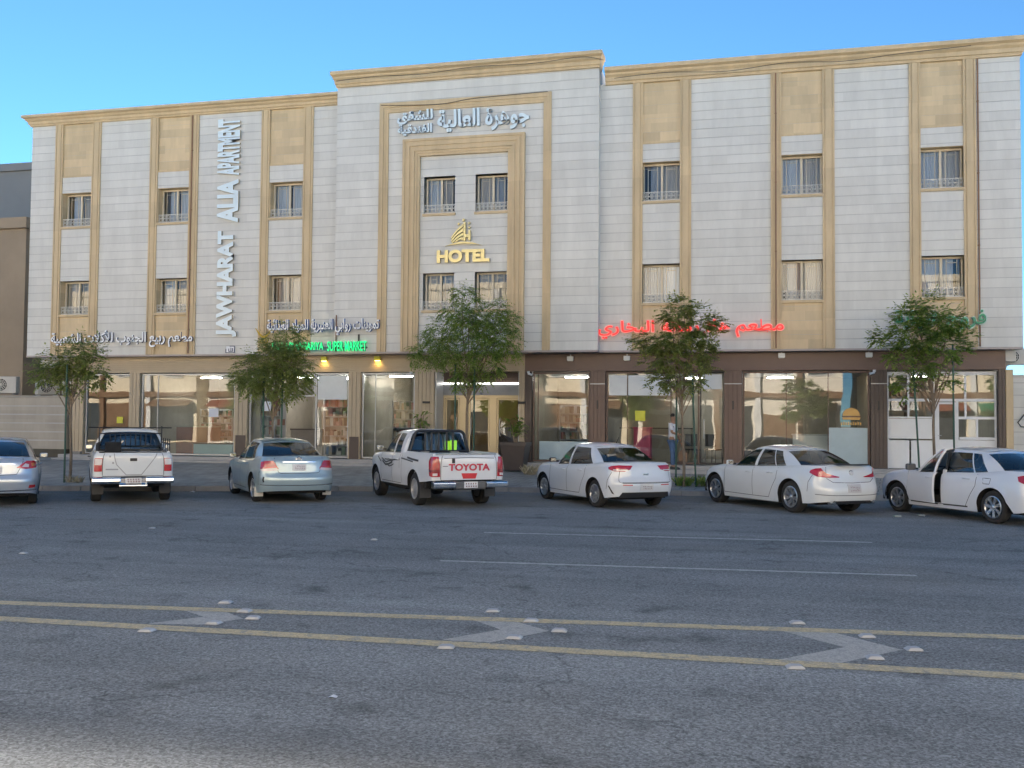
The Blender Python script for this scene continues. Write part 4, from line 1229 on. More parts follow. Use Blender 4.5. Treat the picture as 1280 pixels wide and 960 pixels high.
def wheel_mesh(r, w, spokes, style):
    """Returns (hub, tyre, rim) builders; axle along Y, outer face at +Y."""
    t = MB(); rr = r*(.66 if style != 'steel' else .62)
    t.lathe([(rr, -w/2+.01), (r*.86, -w/2), (r*.97, -w/2+.02), (r, -w/2+.05), (r, w/2-.05), (r*.97, w/2-.02), (r*.86, w/2), (rr+.004, w/2-.012)], 'Y', 36, caps=False)
    g = MB()
    for off in (-.045, 0, .045): g.lathe([(r+.001, off-.004), (r+.0015, off+.004)], 'Y', 36, caps=False)
    rim = MB()
    rim.lathe([(rr+.006, w/2-.004), (rr-.012, w/2+.002), (rr-.03, w/2-.02), (rr-.04, w/2-.09), (rr-.05, -w/2+.02)], 'Y', 36, caps=False)
    if style == 'steel':
        rim.lathe([(rr-.035, w/2-.07), (rr*.72, w/2-.028), (rr*.5, w/2-.02), (rr*.3, w/2-.008), (rr*.22, w/2+.004), (0, w/2+.006)], 'Y', 30, caps=False)
        for k in range(spokes):
            a = 2*math.pi*k/spokes; c = Vector((math.cos(a), 0, math.sin(a)))
            rim.obox(c*rr*.62+Vector((0, w/2-.02, 0)), c*rr*.14, (0, .008, 0), Vector((-c.z, 0, c.x))*.018)
    else:
        for k in range(spokes):
            a = 2*math.pi*k/spokes
            for da in ((-.16, .16) if style == 'twin' else (0,)):
                c0 = Vector((math.cos(a+da*.4), 0, math.sin(a+da*.4))); c1 = Vector((math.cos(a+da), 0, math.sin(a+da)))
                tan = Vector((-c0.z, 0, c0.x)); wd = (.017 if style == 'twin' else .034) if spokes > 6 or style == 'twin' else .042
                p0 = c0*rr*.12; p1 = c1*(rr-.012)
                y0, y1 = w/2-.022, w/2-.006
                vs = [p0+tan*wd*.8+Vector((0, y0, 0)), p0-tan*wd*.8+Vector((0, y0, 0)), p1-tan*wd+Vector((0, y1, 0)), p1+tan*wd+Vector((0, y1, 0))]
                rim.add(vs+[v-Vector((0, .035, 0)) for v in vs], [(0, 1, 2, 3), (7, 6, 5, 4), (0, 4, 5, 1), (1, 5, 6, 2), (2, 6, 7, 3), (3, 7, 4, 0)])
        rim.lathe([(rr*.24, w/2-.03), (rr*.22, w/2-.006), (rr*.12, w/2+.004), (0, w/2+.005)], 'Y', 20, caps=False)
    hub = MB(); hub.lathe([(rr*.9, -w/2+.015), (rr*.9, w/2-.10), (rr*.55, w/2-.095), (0, w/2-.085)], 'Y', 24)
    return hub, t, g, rim

def add_wheels(root, c, rim_mat):
    hub, t, g, rim = wheel_mesh(c['rw'], c.get('tw', .20), c.get('spokes', 7), c.get('rim', 'alloy'))
    first = None
    for ax in (c['arches'][1][0], c['arches'][0][0]):
        for sg in (1, -1):
            if first is None:
                first = o = hub.build("wheel", M['alloy_dark'], root, smooth=True)
                t.build("tyre", M['tyre'], first, smooth=True); rim.build("rim", rim_mat, first, smooth=True)
            else: o = copy_tree(first, root)
            o.location = (ax, sg*(c['W']-c.get('tw', .2)/2-.035), c['rw'])
            st = c.get('steer', 0) if ax > 0 else 0
            o.rotation_euler = (0, random.uniform(0, 6), (0 if sg > 0 else math.pi)+st)

def underbody(sh, root, z1=.46):
    mb = MB(); c = sh.c
    a0, a1 = c['arches'][0], c['arches'][1]
    lo = [sh.xr+.25, a0[0]-a0[1]-.02, a0[0]+a0[1]+.02, a1[0]-a1[1]-.02, a1[0]+a1[1]+.02, sh.xf-.35]
    w = sh.W*.93
    mb.box(lo[2], lo[3], -w, w, c['gc'], z1)
    mb.box(lo[0], lo[1], -w+.16, w-.16, c['gc']+.04, z1); mb.box(lo[4], lo[5]-.1, -w+.3, w-.3, c['gc']+.04, z1)
    mb.box(lo[1]-.22, lo[1], -w+.03, w-.03, c['gc']+.08, z1); mb.box(lo[4], lo[4]+.16, -w+.06, w-.06, c['gc']+.06, z1)
    for i in (1, 3):
        mb.box(lo[i], lo[i+1], -w+.34, w-.34, c['gc'], z1)
    # liners: half tubes over each wheel
    for ax, r in c['arches']:
        for sg in (1, -1):
            pts = []; n_ = 20
            for k in range(n_+1):
                a = math.pi*k/n_
                x, z = ax-r*math.cos(a)*1.0, c['rw']+r*math.sin(a)
                p = sh.P(x, sg*sh.W, z)
                pts.append((x, p.y-sg*.004, z))
            vs = pts+[(x, sg*(sh.W-.36), z) for x, y, z in pts]
            mb.add(vs, [(i, i+1, n_+2+i, n_+1+i) for i in range(n_)])
            mb.add([(x, sg*(sh.W-.36), z) for x, y, z in pts], [tuple(range(n_+1))])
    mb.build("underbody", M['under'], root)

class Cabin:
    """Greenhouse lofted from the belt line to the roof rail; columns run front centre -> rear centre."""
    def __init__(s, sh, c):
        s.sh = sh; s.c = c; g = c['cab']
        YR = g['YR']; cols = []          # (base, top, kind)
        rail = pchip(g['rail'])
        def base_y(X): return sh.P(X, sh.W, sh.ztop(X)).y-.004
        nfr = 6
        yA = base_y(g['wsb']-.2)*.86
        for k in range(nfr):
            t = k/(nfr-1); X = g['wsb']-.20*t*t; XT = g['rf']-.10*t*t
            cols.append((Vector((X, yA*t, sh.ztop(X)+.028*(1-t))), Vector((XT, YR*.86*t, rail(XT)+.035*(1-t*t)))))
        s.i_ws = nfr-1
        for (xb, xt) in g['cols']:
            cols.append((Vector((xb, base_y(xb), sh.ztop(xb)-.006)), Vector((xt, YR-(.02 if xt > g['rf']-.25 or xt < g['rr']+.2 else 0), rail(xt)))))
        s.i_side0 = nfr
        yC = base_y(g['rwb']+.12)*g.get('rwy', .90)
        s.i_rw = len(cols)
        for k in range(nfr):
            t = 1-k/(nfr-1); X = g['rwb']+g.get('rwc', .16)*t*t; XT = g['rr']+.08*t*t
            cols.append((Vector((X, yC*t, sh.ztop(X)+.02*(1-t))), Vector((XT, YR*.91*t, rail(XT)+.035*(1-t*t)))))
        s.cols = cols
        s.T = [0, .05, .2, .4, .6, .76, .88, 1.0]
    def pt(s, i, t, sg, off=0):
        b, tp = s.cols[i]
        p = b.lerp(tp, t)
        bow = math.sin(math.pi*min(t, 1))*s.c['cab'].get('bow', .035)
        n_ = len(s.cols)
        if i <= s.i_ws: p = p+Vector((bow*.7, 0, bow*.3))
        elif i >= s.i_rw: p = p+Vector((-bow*.7*(1 if s.c['cab'].get('rbow', 1) else 0), 0, bow*.5))
        else: p = p+Vector((0, bow, 0))
        p = p+Vector((0, off, 0))
        return Vector((p.x, p.y*sg, p.z))
    def build(s, root, body_mat, glass_sets, skip=None, trim_mat=None, crown=.05, pillar_black=(), roof_mat=None):
        """glass_sets: list of (name, material, column from, to, sides). Other cells become painted pillars and roof."""
        T = s.T; n_ = len(s.cols)
        gl = {}
        for (nm, mt, a, b, sides) in glass_sets:
            for i in range(a, b):
                for sg in sides: gl[(i, sg)] = (nm, a)
        body = MB()
        for sg in (1, -1):
            o = len(body.v)
            for i in range(n_):
                for t in T: body.v.append(tuple(s.pt(i, t, sg)))
            for i in range(n_-1):
                for k in range(len(T)-1):
                    if (i, sg) in gl and 1 <= k < len(T)-2: continue
                    if skip and skip(i, k, sg): continue
                    a = o+i*len(T)+k
                    body.f.append((a, a+len(T), a+len(T)+1, a+1))
                    blk = ((i, sg) in gl and k == 0) or (i in pillar_black and k < len(T)-2)
                    body.mi.append(1 if blk else 0)
        # roof skin
        ny = 12; o = len(body.v)
        for i in range(n_):
            l = s.pt(i, 1, 1); y = max(l.y, 1e-4)
            for k in range(ny+1):
                q = 1-2*k/ny; ratio = min(1, y/(s.c['cab']['YR']*.8))
                body.v.append((l.x, y*q, l.z+crown*(1-abs(q)**2.6)*ratio*(1 if s.i_ws < i < s.i_rw else .35)))
        for i in range(n_-1):
            for k in range(ny):
                a = o+i*(ny+1)+k; body.f.append((a, a+ny+1, a+ny+2, a+1)); body.mi.append(0)
        r = body.build("roof", [roof_mat or body_mat, trim_mat or M['black']], root, smooth=True)
        r.data.set_sharp_from_angle(angle=math.radians(50)) if hasattr(r.data, 'set_sharp_from_angle') else None
        for (nm, mt, a, b, sides) in glass_sets:
            for sg in ((0,) if len(sides) == 2 and nm in ('windscreen', 'rear_window') else sides):
                mb = MB()
                for q in ((1, -1) if sg == 0 else (sg,)):
                    o = len(mb.v)
                    for i in range(a, b+1):
                        for k in range(1, len(T)-1): mb.v.append(tuple(s.pt(i, T[k], q, -.006)))
                    m_ = len(T)-2
                    for i in range(b-a):
                        for k in range(m_-1):
                            z = o+i*m_+k; mb.f.append((z, z+m_, z+m_+1, z+1)); mb.mi.append(0)
                mb.build(nm, mt, root, smooth=True)
        return r

def interior(sh, c, root, seats=2):
    g = c['cab']; x0, x1 = g['rwb']+.1, g['wsb']-.1
    f = MB(); f.box(x0, x1, -sh.W+.14, sh.W-.14, .30, .34); f.box(x0-.2, x0+.35, -sh.W+.2, sh.W-.2, .34, sh.ztop(x0)-.03)
    f.build("cabin_floor", M['under'], root)
    d = MB(); d.box(x1-.42, x1-.05, -sh.W+.18, sh.W-.18, .55, sh.ztop(x1)-.04)
    d.build("dashboard", M['plastic'], root, bevel=.04)
    sw = MB(); cxs = x1-.56; sw.tube([(cxs+.06*math.cos(a), .36+.18*math.sin(a*1.0), .86+.17*math.cos(a)) for a in [2*math.pi*k/16 for k in range(17)]], .014, 6)
    sw.build("steering_wheel", M['plastic'], root, smooth=True)
    seat_x = (g['cols'][0][0]+g['cols'][-1][0])/2
    for x in ([seat_x+.15, seat_x-.72] if seats == 2 else [seat_x+.15]):
        for y in (.37, -.37):
            q = MB(); q.box(x-.05, x+.45, y-.25, y+.25, .38, .52)
            b = [(x-.05, .5), (x+.08, .5), (x-.14, 1.02), (x-.24, 1.0)]
            q.prism(b, y-.24, y+.24); q.box(x-.25, x-.16, y-.12, y+.12, 1.03, 1.20)
            q.build("seat", M['seat'], root, bevel=.03)

def mirror(root, x, y, z, sg, mat):
    m = MB(); m.obox((x, y+sg*.09, z+.025), (.045, 0, 0), (0, .085, 0), (0, 0, .055))
    o = m.build("mirror", mat, root, bevel=.03)
    MB().obox((x-.046, y+sg*.09, z+.025), (.003, 0, 0), (0, .066, 0), (0, 0, .038)).build("mirror_glass", M['mirror'], o)
    MB().obox((x+.01, y-sg*.02, z-.01), (.03, 0, 0), (0, .05, 0), (0, 0, .02)).build("mirror_arm", M['black'], o)

def plate(sh, root, u, z, w=.33, h=.16, off=.012, tint=None):
    p = sh.patch([(u-w/2, z-h/2), (u+w/2, z-h/2), (u+w/2, z+h/2), (u-w/2, z+h/2)], off, "licence_plate", tint or M['plate'], root)
    mb = MB(); rnd = random.Random(int(u*100+z*1000))
    # illegible worn characters, as in the photograph
    for row in (0, 1):
        x = u-w*.38
        for k in range(6):
            ww = rnd.uniform(.016, .03)
            zz = z-h*.28+row*h*.34
            sh.strip([(x, zz), (x+ww, zz+rnd.uniform(-.005, .04))], .010, off+.003, mb); x += w*.125
    mb.build("characters", M['plate_ink'], p)

def handle(sh, root, X, z, mat, sg=1, l=.19):
    U = sh.U(X)*sg
    h = MB()
    for k in range(1):
        pts = [sh.map(U-l/2*(1), z, .004), sh.map(U-l*.36, z, .035), sh.map(U, z+.004, .042), sh.map(U+l*.36, z, .035), sh.map(U+l/2, z, .004)]
        h.tube(pts, [.008, .014, .015, .014, .008], 8)
    h.build("door_handle", mat, root, smooth=True)

def seams(sh, root, paths, w=.012, mat=None):
    for p in paths: sh.strip(p, w, .0025).build("panel_gap", mat or M['seam'], root)

def sedan(name, label, loc, heading, c, body_mat, opts):
    root = thing(name, label, "car", loc, heading, "cars parked along the kerb")
    sh = Shell(c); g = c['cab']
    keep = opts.get('keep')
    mb = sh.body(keep); sh.cap(mb, g['wsb']-.30, sh.xf, .035); sh.cap(mb, sh.xr, g['rwb']+.10, .022)
    # scuttle and parcel shelf close the gap under the screens
    mb.build("body", body_mat, root, smooth=True)
    cab = Cabin(sh, c)
    cab.build(root, body_mat, opts['glass'](cab), skip=opts.get('skip'), pillar_black=opts.get('black', ()))
    interior(sh, c, root)
    underbody(sh, root)
    add_wheels(root, c, opts.get('rim_mat', M['alloy']))
    return root, sh, cab

def sedan_spec(wb, W, fo, ro, belt, deck, hood, roof, rw, zend=.0):
    """Common three-box proportions, tuned per car."""
    xr, xf = -wb/2-ro, wb/2+fo
    wsb = wb/2-.42; rwb = -wb/2-.08
    return dict(W=W, xr=xr, xf=xf, rw=rw, gc=.19, Lr=.62, Lf=.85, nr=4.0, nf=2.8,
        ztop=[(xr, deck-.02), (xr+.10, deck), (rwb-.1, deck-.005), (rwb+.2, (deck+belt)/2), (rwb+.75, belt+.012), (0, belt-.012), (wsb-.3, belt-.035), (wsb, hood+.03), (wsb+.5, hood-.03), (xf-.25, hood-.12), (xf, hood-.20)],
        zbot=[(xr, .30), (xr+.5, .24), (-wb/2+.4, .20), (wb/2-.4, .20), (xf-.3, .22), (xf, .26)],
        wf=[(.15, .93), (.25, .965), (.40, .99), (.58, 1.0), (.70, .995), (.80, .985), (.90, .962), (1.02, .93), (1.15, .90)],
        dr=[(.2, .14), (.32, .055), (.42, .02), (.55, 0), (.62, .012), (.68, .045), (.85, .065), (1.0, .085), (1.15, .10)],
        df=[(.2, .12), (.35, .03), (.5, 0), (.65, .03), (.75, .08), (1.0, .2)],
        arches=[(-wb/2, rw+.055), (wb/2, rw+.055)],
        cab=dict(wsb=wsb, rf=.32, rr=-.90, rwb=rwb, YR=.565, rail=[(-1.1, roof-.16), (-.9, roof-.105), (-.6, roof-.062), (-.2, roof-.045), (.1, roof-.06), (.3, roof-.10), (.45, roof-.16)],
                 cols=[(wsb-.26, .20), (.10, .00), (.00, -.085), (-.76, -.56), (-.82, -.60), (-1.12, -.76), (-1.28, -.85)]))
def std_glass(cab, m1=None):
    m1 = m1 or M['car_glass']; s0 = cab.i_side0; n_ = len(cab.cols)
    return [("windscreen", M['car_glass'], 0, cab.i_ws, (1, -1)), ("front_side_window", m1, s0, s0+1, (1, -1)), ("rear_side_window", m1, s0+2, s0+3, (1, -1)),
            ("quarter_window", m1, s0+4, s0+5, (1, -1)), ("rear_window", m1, cab.i_rw, n_-1, (1, -1))]
def side_seams(sh, c, doors=(.98, .02, -.86), zl=.30, arch_cut=True):
    """Vertical door gaps on both sides plus the rear door's curve round the wheel arch."""
    P_ = []
    for sg in (1, -1):
        f, b, r = doors
        for X in (f, b):
            P_.append([(sg*sh.U(X), zl), (sg*sh.U(X), sh.ztop(X)-.02)])
        P_.append([(sg*sh.U(f), zl), (sg*sh.U(b), zl-.01)]); P_.append([(sg*sh.U(b), zl-.01), (sg*sh.U(r+.30), zl-.01)])
        P_.append([(sg*sh.U(r+.30), zl-.01), (sg*sh.U(r+.16), .52), (sg*sh.U(r+.02), .72), (sg*sh.U(r), sh.ztop(r)-.03)])
    return P_
def both(poly): return [poly, [(-u, z) for u, z in poly][::-1]]

def ground_place(px, pz=0): pass
HEAD = math.radians(127.5)
def centre_from_rear(rx, ry, hd, wb, W):
    """Car centre from the contact point of its rear left wheel."""
    d = Vector((math.cos(hd), math.sin(hd))); n_ = Vector((-d.y, d.x))
    p = Vector((rx, ry))+d*wb/2-n_*(W-.06)
    return (p.x, p.y, 0)

# ---------------------------------------------------------------- white compact saloon beside the entrance (rear lamps slim, rounded roof)
white = paint("car_white", (.66, .69, .73))
pearl = paint("car_pearl", (.68, .71, .725), .26)
hd = math.radians(128)
c = sedan_spec(2.58, .855, .86, .92, .94, 1.03, .93, 1.45, .315)
c.update(spokes=10, rim='alloy', tw=.19)
c['cab']['cols'] = [(.60, .16), (.06, .00), (-.03, -.085), (-1.08, -.64), (-1.10, -.66), (-1.20, -.74), (-1.30, -.80)]
c['cab'].update(rr=-.86, rwb=-1.60, rf=.30)
c['cab']['rail'] = [(-1.1, 1.27), (-.86, 1.335), (-.6, 1.38), (-.2, 1.405), (.1, 1.385), (.28, 1.34), (.45, 1.28)]
root, sh, cab = sedan("parked_car", "white compact saloon with slim red tail lamps parked right of the entrance", centre_from_rear(-3.474, -8.464, hd, 2.58, .855), hd, c, white,
    dict(glass=lambda cb: [("windscreen", M['car_glass'], 0, cb.i_ws, (1, -1)), ("front_side_window", M['car_glass'], cb.i_side0, cb.i_side0+1, (1, -1)), ("rear_side_window", M['car_glass'], cb.i_side0+2, cb.i_side0+3, (1, -1)), ("rear_window", M['car_glass'], cb.i_rw, len(cb.cols)-1, (1, -1))], black=(9,), rim_mat=M['alloy']))
lamp = [(.36, .965), (.72, .975), (.90, .955), (.99, .925), (.97, .885), (.80, .845), (.56, .84), (.42, .885)]
for k, pl in enumerate(both(lamp)):
    t_ = sh.patch(pl, .008, "tail_lamp", M['tail_red'], root)
    sg = 1 if k == 0 else -1
    sh.patch([(sg*q[0], q[1]) for q in [(.46, .858), (.84, .862), (.82, .885), (.50, .88)]][::sg], .014, "reversing_lens", M['tail_clear'], t_)
for pl in both([(.38, .535), (.62, .54), (.62, .56), (.38, .555)]): sh.patch(pl, .006, "reflector", M['tail_red'], root)
for pl in both([(.80, .34), (.86, .36), (.98, .52), (.955, .535)]): sh.patch(pl, .006, "bumper_vent", M['plastic'], root)
sh.patch([(-.70, .27), (.70, .27), (.62, .385), (-.62, .385)], .008, "bumper_valance", M['plastic'], root)
plate(sh, root, 0, .50, .34, .15)
seams(sh, root, side_seams(sh, c, (.90, .02, -.88))+both([(.66, .98), (.70, .62), (.60, .585), (0, .58)])+[[(-.62, .60), (0, .60), (.62, .60)]]+both([(.86, .82), (1.0, .64), (1.05, .45)]))
for sg in (1, -1):
    handle(sh, root, .20, .80, white, sg); handle(sh, root, -.66, .815, white, sg)
    mirror(root, .62, sg*.83, .98, sg, M['black'])
MB().tube([(-.86, 0, 1.45), (-.98, 0, 1.58)], [.012, .004], 6).build("aerial", M['black'], root)
MB().obox((-2.155, 0, .775), (.004, 0, 0), (0, .07, 0), (0, 0, .02)).build("badge", M['chrome'], root, bevel=.004)

# ---------------------------------------------------------------- pearl sport saloon (swept lamps, tinted glass)
hd = math.radians(126)
c = sedan_spec(2.85, .885, .88, 1.02, .965, 1.04, .93, 1.45, .345)
c.update(spokes=7, rim='twin', tw=.24)
c['cab'].update(wsb=.95, rf=.24, rr=-.96, rwb=-1.74, YR=.565, rail=[(-1.2, 1.27), (-.95, 1.33), (-.65, 1.375), (-.25, 1.40), (.05, 1.38), (.25, 1.335), (.45, 1.27)],
    cols=[(.66, .12), (-.06, -.14), (-.16, -.22), (-.84, -.58), (-.87, -.61), (-1.20, -.80), (-1.36, -.90)])
c['ztop'] = [(-2.445, 1.02), (-2.3, 1.045), (-1.8, 1.04), (-1.4, 1.02), (-.9, .985), (0, .95), (.66, .93), (1.0, .955), (1.5, .90), (2.0, .80), (2.305, .70)]
c['dr'] = [(.2, .12), (.30, .05), (.42, .01), (.52, 0), (.60, .015), (.70, .055), (.85, .085), (1.0, .10), (1.15, .10)]
root, sh, cab = sedan("parked_car", "pearl white sports saloon with swept red tail lamps and tinted windows by the burger window", centre_from_rear(.80, -8.38, hd, 2.85, .885), hd, c, pearl,
    dict(glass=lambda cb: std_glass(cb, M['car_glass_dark']), rim_mat=M['alloy']))
sl_ = [(.34, .80), (.50, .80), (.78, .845), (1.06, .93), (1.02, .965), (.86, .985), (.70, .985), (.62, .935), (.46, .86)]
for pl in both([(.34, .815), (.36, .80), (.60, .795), (.86, .815), (1.10, .90), (1.06, .95), (.93, .985), (.80, .995), (.74, .94), (.66, .885), (.46, .84)]): sh.patch(pl, .008, "tail_lamp", M['tail_red'], root)
sh.patch([(-.60, .245), (.60, .245), (.55, .31), (-.55, .31)], .008, "bumper_valance", M['plastic'], root)
plate(sh, root, -.02, .57, .36, .17, tint=plain("plate_grey", (.48, .48, .50), .5))
seams(sh, root, side_seams(sh, c, (1.0, -.10, -.98))+both([(.70, 1.02), (.66, .78), (.52, .70), (0, .685)])+both([(.98, .86), (1.12, .70), (1.16, .50)]))
mb = MB(); sh.strip([(-.95, .45), (-.5, .43), (0, .425), (.5, .43), (.95, .45)], .012, .003, mb); mb.build("bumper_crease", M['seam'], root)
for sg in (1, -1):
    handle(sh, root, .05, .815, pearl, sg); handle(sh, root, -.74, .83, pearl, sg); mirror(root, .66, sg*.87, .985, sg, pearl)
    p0 = sh.map(sg*.52, .27, -.1); MB().lathe([(.048, 0), (.048, -.16)], 'Y', 16).build("exhaust", M['chrome'], root).matrix_local = Matrix.Translation(Vector((sh.xr+.16, sg*.52, .275)))@Matrix.Rotation(math.radians(-90), 4, 'Z')
sp = MB()
for k in range(1): sp.prism([(-2.42, 1.055), (-2.30, 1.062), (-2.28, 1.075), (-2.43, 1.085)], -.42, .42)
sp.build("spoiler", M['plastic'], root, bevel=.008)
MB().lathe([(.055, 0), (.05, .008), (.0, .01)], 'Y', 20).build("badge", M['chrome'], root).matrix_local = Matrix.Translation(sh.map(0, .90, 0))@Matrix.Rotation(math.radians(90), 4, 'Z')
for sg in (1, -1):                     # bright strip round the side windows
    mb = MB(); ib = [cab.pt(i, .045, sg, .006) for i in range(cab.i_side0, cab.i_side0+6)]
    mb.tube(ib, .008, 5); mb.build("window_trim", M['chrome'], root)

# ---------------------------------------------------------------- silver-blue saloon in front of the supermarket
silver_blue = paint("car_silver_blue", (.36, .46, .50), .30, .35)
hd = math.radians(129.5)
c = sedan_spec(2.72, .90, .92, 1.03, .97, 1.075, .95, 1.49, .325)
c.update(spokes=6, rim='alloy', tw=.21)
c['cab'].update(wsb=1.0, rf=.28, rr=-.98, rwb=-1.70, YR=.585, rail=[(-1.2, 1.32), (-.98, 1.375), (-.7, 1.415), (-.25, 1.44), (.05, 1.425), (.28, 1.375), (.45, 1.31)],
    cols=[(.70, .16), (.04, -.04), (-.06, -.12), (-.92, -.64), (-.95, -.67), (-1.18, -.83), (-1.34, -.93)])
root, sh, cab = sedan("parked_car", "silver blue saloon with large red lamps and a full width boot parked before the supermarket", centre_from_rear(-11.39, -9.56, hd, 2.72, .90), hd, c, silver_blue,
    dict(glass=lambda cb: std_glass(cb, M['car_glass_dark']), rim_mat=M['alloy']))
for k, pl in enumerate(both([(.50, .80), (.74, .775), (.92, .77), (.99, .80), (1.02, .955), (.90, .975), (.66, .985), (.60, .93)])):
    t_ = sh.patch(pl, .008, "tail_lamp", M['tail_red'], root); sg = 1 if k == 0 else -1
    sh.patch([(sg*q[0], q[1]) for q in [(.52, .775), (.74, .75), (.92, .745), (.98, .775), (.92, .795), (.54, .825)]][::sg], .010, "lower_lens", M['tail_clear'], t_)
plate(sh, root, .0, .83, .34, .15)
sh.patch([(-.42, .94), (.42, .94), (.42, .965), (-.42, .965)], .012, "boot_trim", M['chrome'], root)
seams(sh, root, side_seams(sh, c, (1.0, .0, -.98))+both([(.66, 1.05), (.58, .90), (.50, .72), (.44, .70), (0, .70)])+both([(1.0, .74), (1.06, .70), (1.10, .42)]))
mb = MB()
for sg in (1, -1): sh.strip([(sg*sh.U(-.80), .60), (sg*sh.U(.95), .58)], .045, .006, mb)
mb.build("door_moulding", silver_blue, root)
mb = MB(); sh.strip([(-1.0, .44), (-.5, .425), (0, .42), (.5, .425), (1.0, .44)], .02, .004, mb); mb.build("bumper_crease", M['chrome'], root)
mb = MB(); sh.strip([(.86, .62), (.88, .55), (.86, .50)], .045, .004, mb); mb.build("bumper_scuff", M['plastic'], root)
for sg in (1, -1):
    handle(sh, root, .14, .84, silver_blue, sg); handle(sh, root, -.78, .855, silver_blue, sg); mirror(root, .70, sg*.87, 1.0, sg, silver_blue)
    MB().obox((-1.36-.42, sg*.80, .26), (.012, 0, 0), (0, .10, 0), (0, 0, .11)).build("mud_flap", M['grille'], root)
    MB().obox((1.36-.42, sg*.80, .24), (.012, 0, 0), (0, .09, 0), (0, 0, .08)).build("mud_flap", M['grille'], root)
MB().lathe([(.075, 0), (.06, .01), (.05, .0)], 'Y', 20).build("badge", M['chrome'], root).matrix_local = Matrix.Translation(sh.map(0, 1.01, .0))@Matrix.Rotation(math.radians(90), 4, 'Z')

# ---------------------------------------------------------------- silver saloon cut by the left edge of the photograph
silver = paint("car_silver", (.45, .50, .57), .28, .45)
hd = math.radians(128.5)
c = sedan_spec(2.60, .88, .90, .98, .96, 1.06, .94, 1.48, .315)
c['cab'].update(rwb=-1.64)
d_ = Vector((math.cos(hd), math.sin(hd))); n_ = Vector((-d_.y, d_.x))
p = Vector((-15.65, -11.60))+d_*1.30+n_*.82
root, sh, cab = sedan("parked_car", "silver saloon with wide clear-centred red tail lamps, cut by the left edge", (p.x, p.y, 0), hd, c, silver, dict(glass=std_glass, rim_mat=M['alloy']))
for k, pl in enumerate(both([(.46, .84), (.66, .81), (.92, .83), (1.03, .87), (1.04, .955), (.90, .985), (.70, .985), (.60, .93)])):
    sg = 1 if k == 0 else -1
    t_ = sh.patch(pl, .008, "tail_lamp", M['tail_red'], root)
    sh.patch([(sg*q[0], q[1]) for q in [(.58, .86), (.72, .85), (.74, .91), (.66, .93)]][::sg], .014, "indicator_lens", M['tail_clear'], t_)
    sh.patch([(sg*q[0], q[1]) for q in [(.80, .865), (.90, .875), (.90, .94), (.80, .935)]][::sg], .014, "brake_lens", M['tail_amber'], t_)
plate(sh, root, 0, .80, .34, .16)
sh.patch([(-.46, .905), (.46, .905), (.46, .935), (-.46, .935)], .012, "boot_trim", M['chrome'], root)
for pl in both([(.72, .40), (.90, .41), (.90, .47), (.74, .47)]): sh.patch(pl, .006, "fog_lamp", M['tail_red'], root)
seams(sh, root, side_seams(sh, c)+both([(.66, 1.04), (.56, .86), (.46, .70), (0, .68)]))
mb = MB(); sh.strip([(-1.0, .36), (0, .345), (1.0, .36)], .03, .004, mb); mb.build("bumper_lip", M['chrome'], root)
for sg in (1, -1): mirror(root, .64, sg*.85, .99, sg, silver); handle(sh, root, .14, .84, silver, sg)
MB().lathe([(.07, 0), (.055, .01), (.045, .0)], 'Y', 20).build("badge", M['chrome'], root).matrix_local = Matrix.Translation(sh.map(0, .98, .0))@Matrix.Rotation(math.radians(90), 4, 'Z')

# ---------------------------------------------------------------- white saloon at the right with its front door ajar
hd = math.radians(122.5)
white2 = paint("car_white_door", (.67, .69, .73), .3)
c = sedan_spec(2.70, .88, .90, .98, .955, 1.05, .94, 1.48, .325)
c.update(spokes=7, rim='alloy', tw=.205)
c['cab'].update(wsb=.98, rf=.30, rr=-.96, rwb=-1.66, YR=.575, cols=[(.68, .16), (.06, -.02), (-.04, -.10), (-.82, -.60), (-.86, -.63), (-1.18, -.80), (-1.32, -.91)])
c['cab']['rail'] = [(-1.2, 1.31), (-.96, 1.365), (-.7, 1.405), (-.25, 1.43), (.05, 1.415), (.28, 1.365), (.45, 1.30)]
DF, DB, DZ = 1.0, .01, .30
def keep_(X, sg, z): return not (sg > 0 and DB < X < DF and z > DZ and z > sh_zb(X))
def sh_zb(X): return .30
def skip_(i, k, sg): return sg > 0 and i in (6, 7) and k < 7
root, sh, cab = sedan("parked_car", "white saloon with its front left door ajar parked before the white end shop", centre_from_rear(4.572, -9.612, hd, 2.70, .88), hd, c, white2,
    dict(glass=lambda cb: [g_ for g_ in std_glass(cb) if g_[0] != "front_side_window"]+[("front_side_window", M['car_glass'], cb.i_side0, cb.i_side0+1, (-1,))], keep=keep_, skip=skip_, rim_mat=M['alloy']))
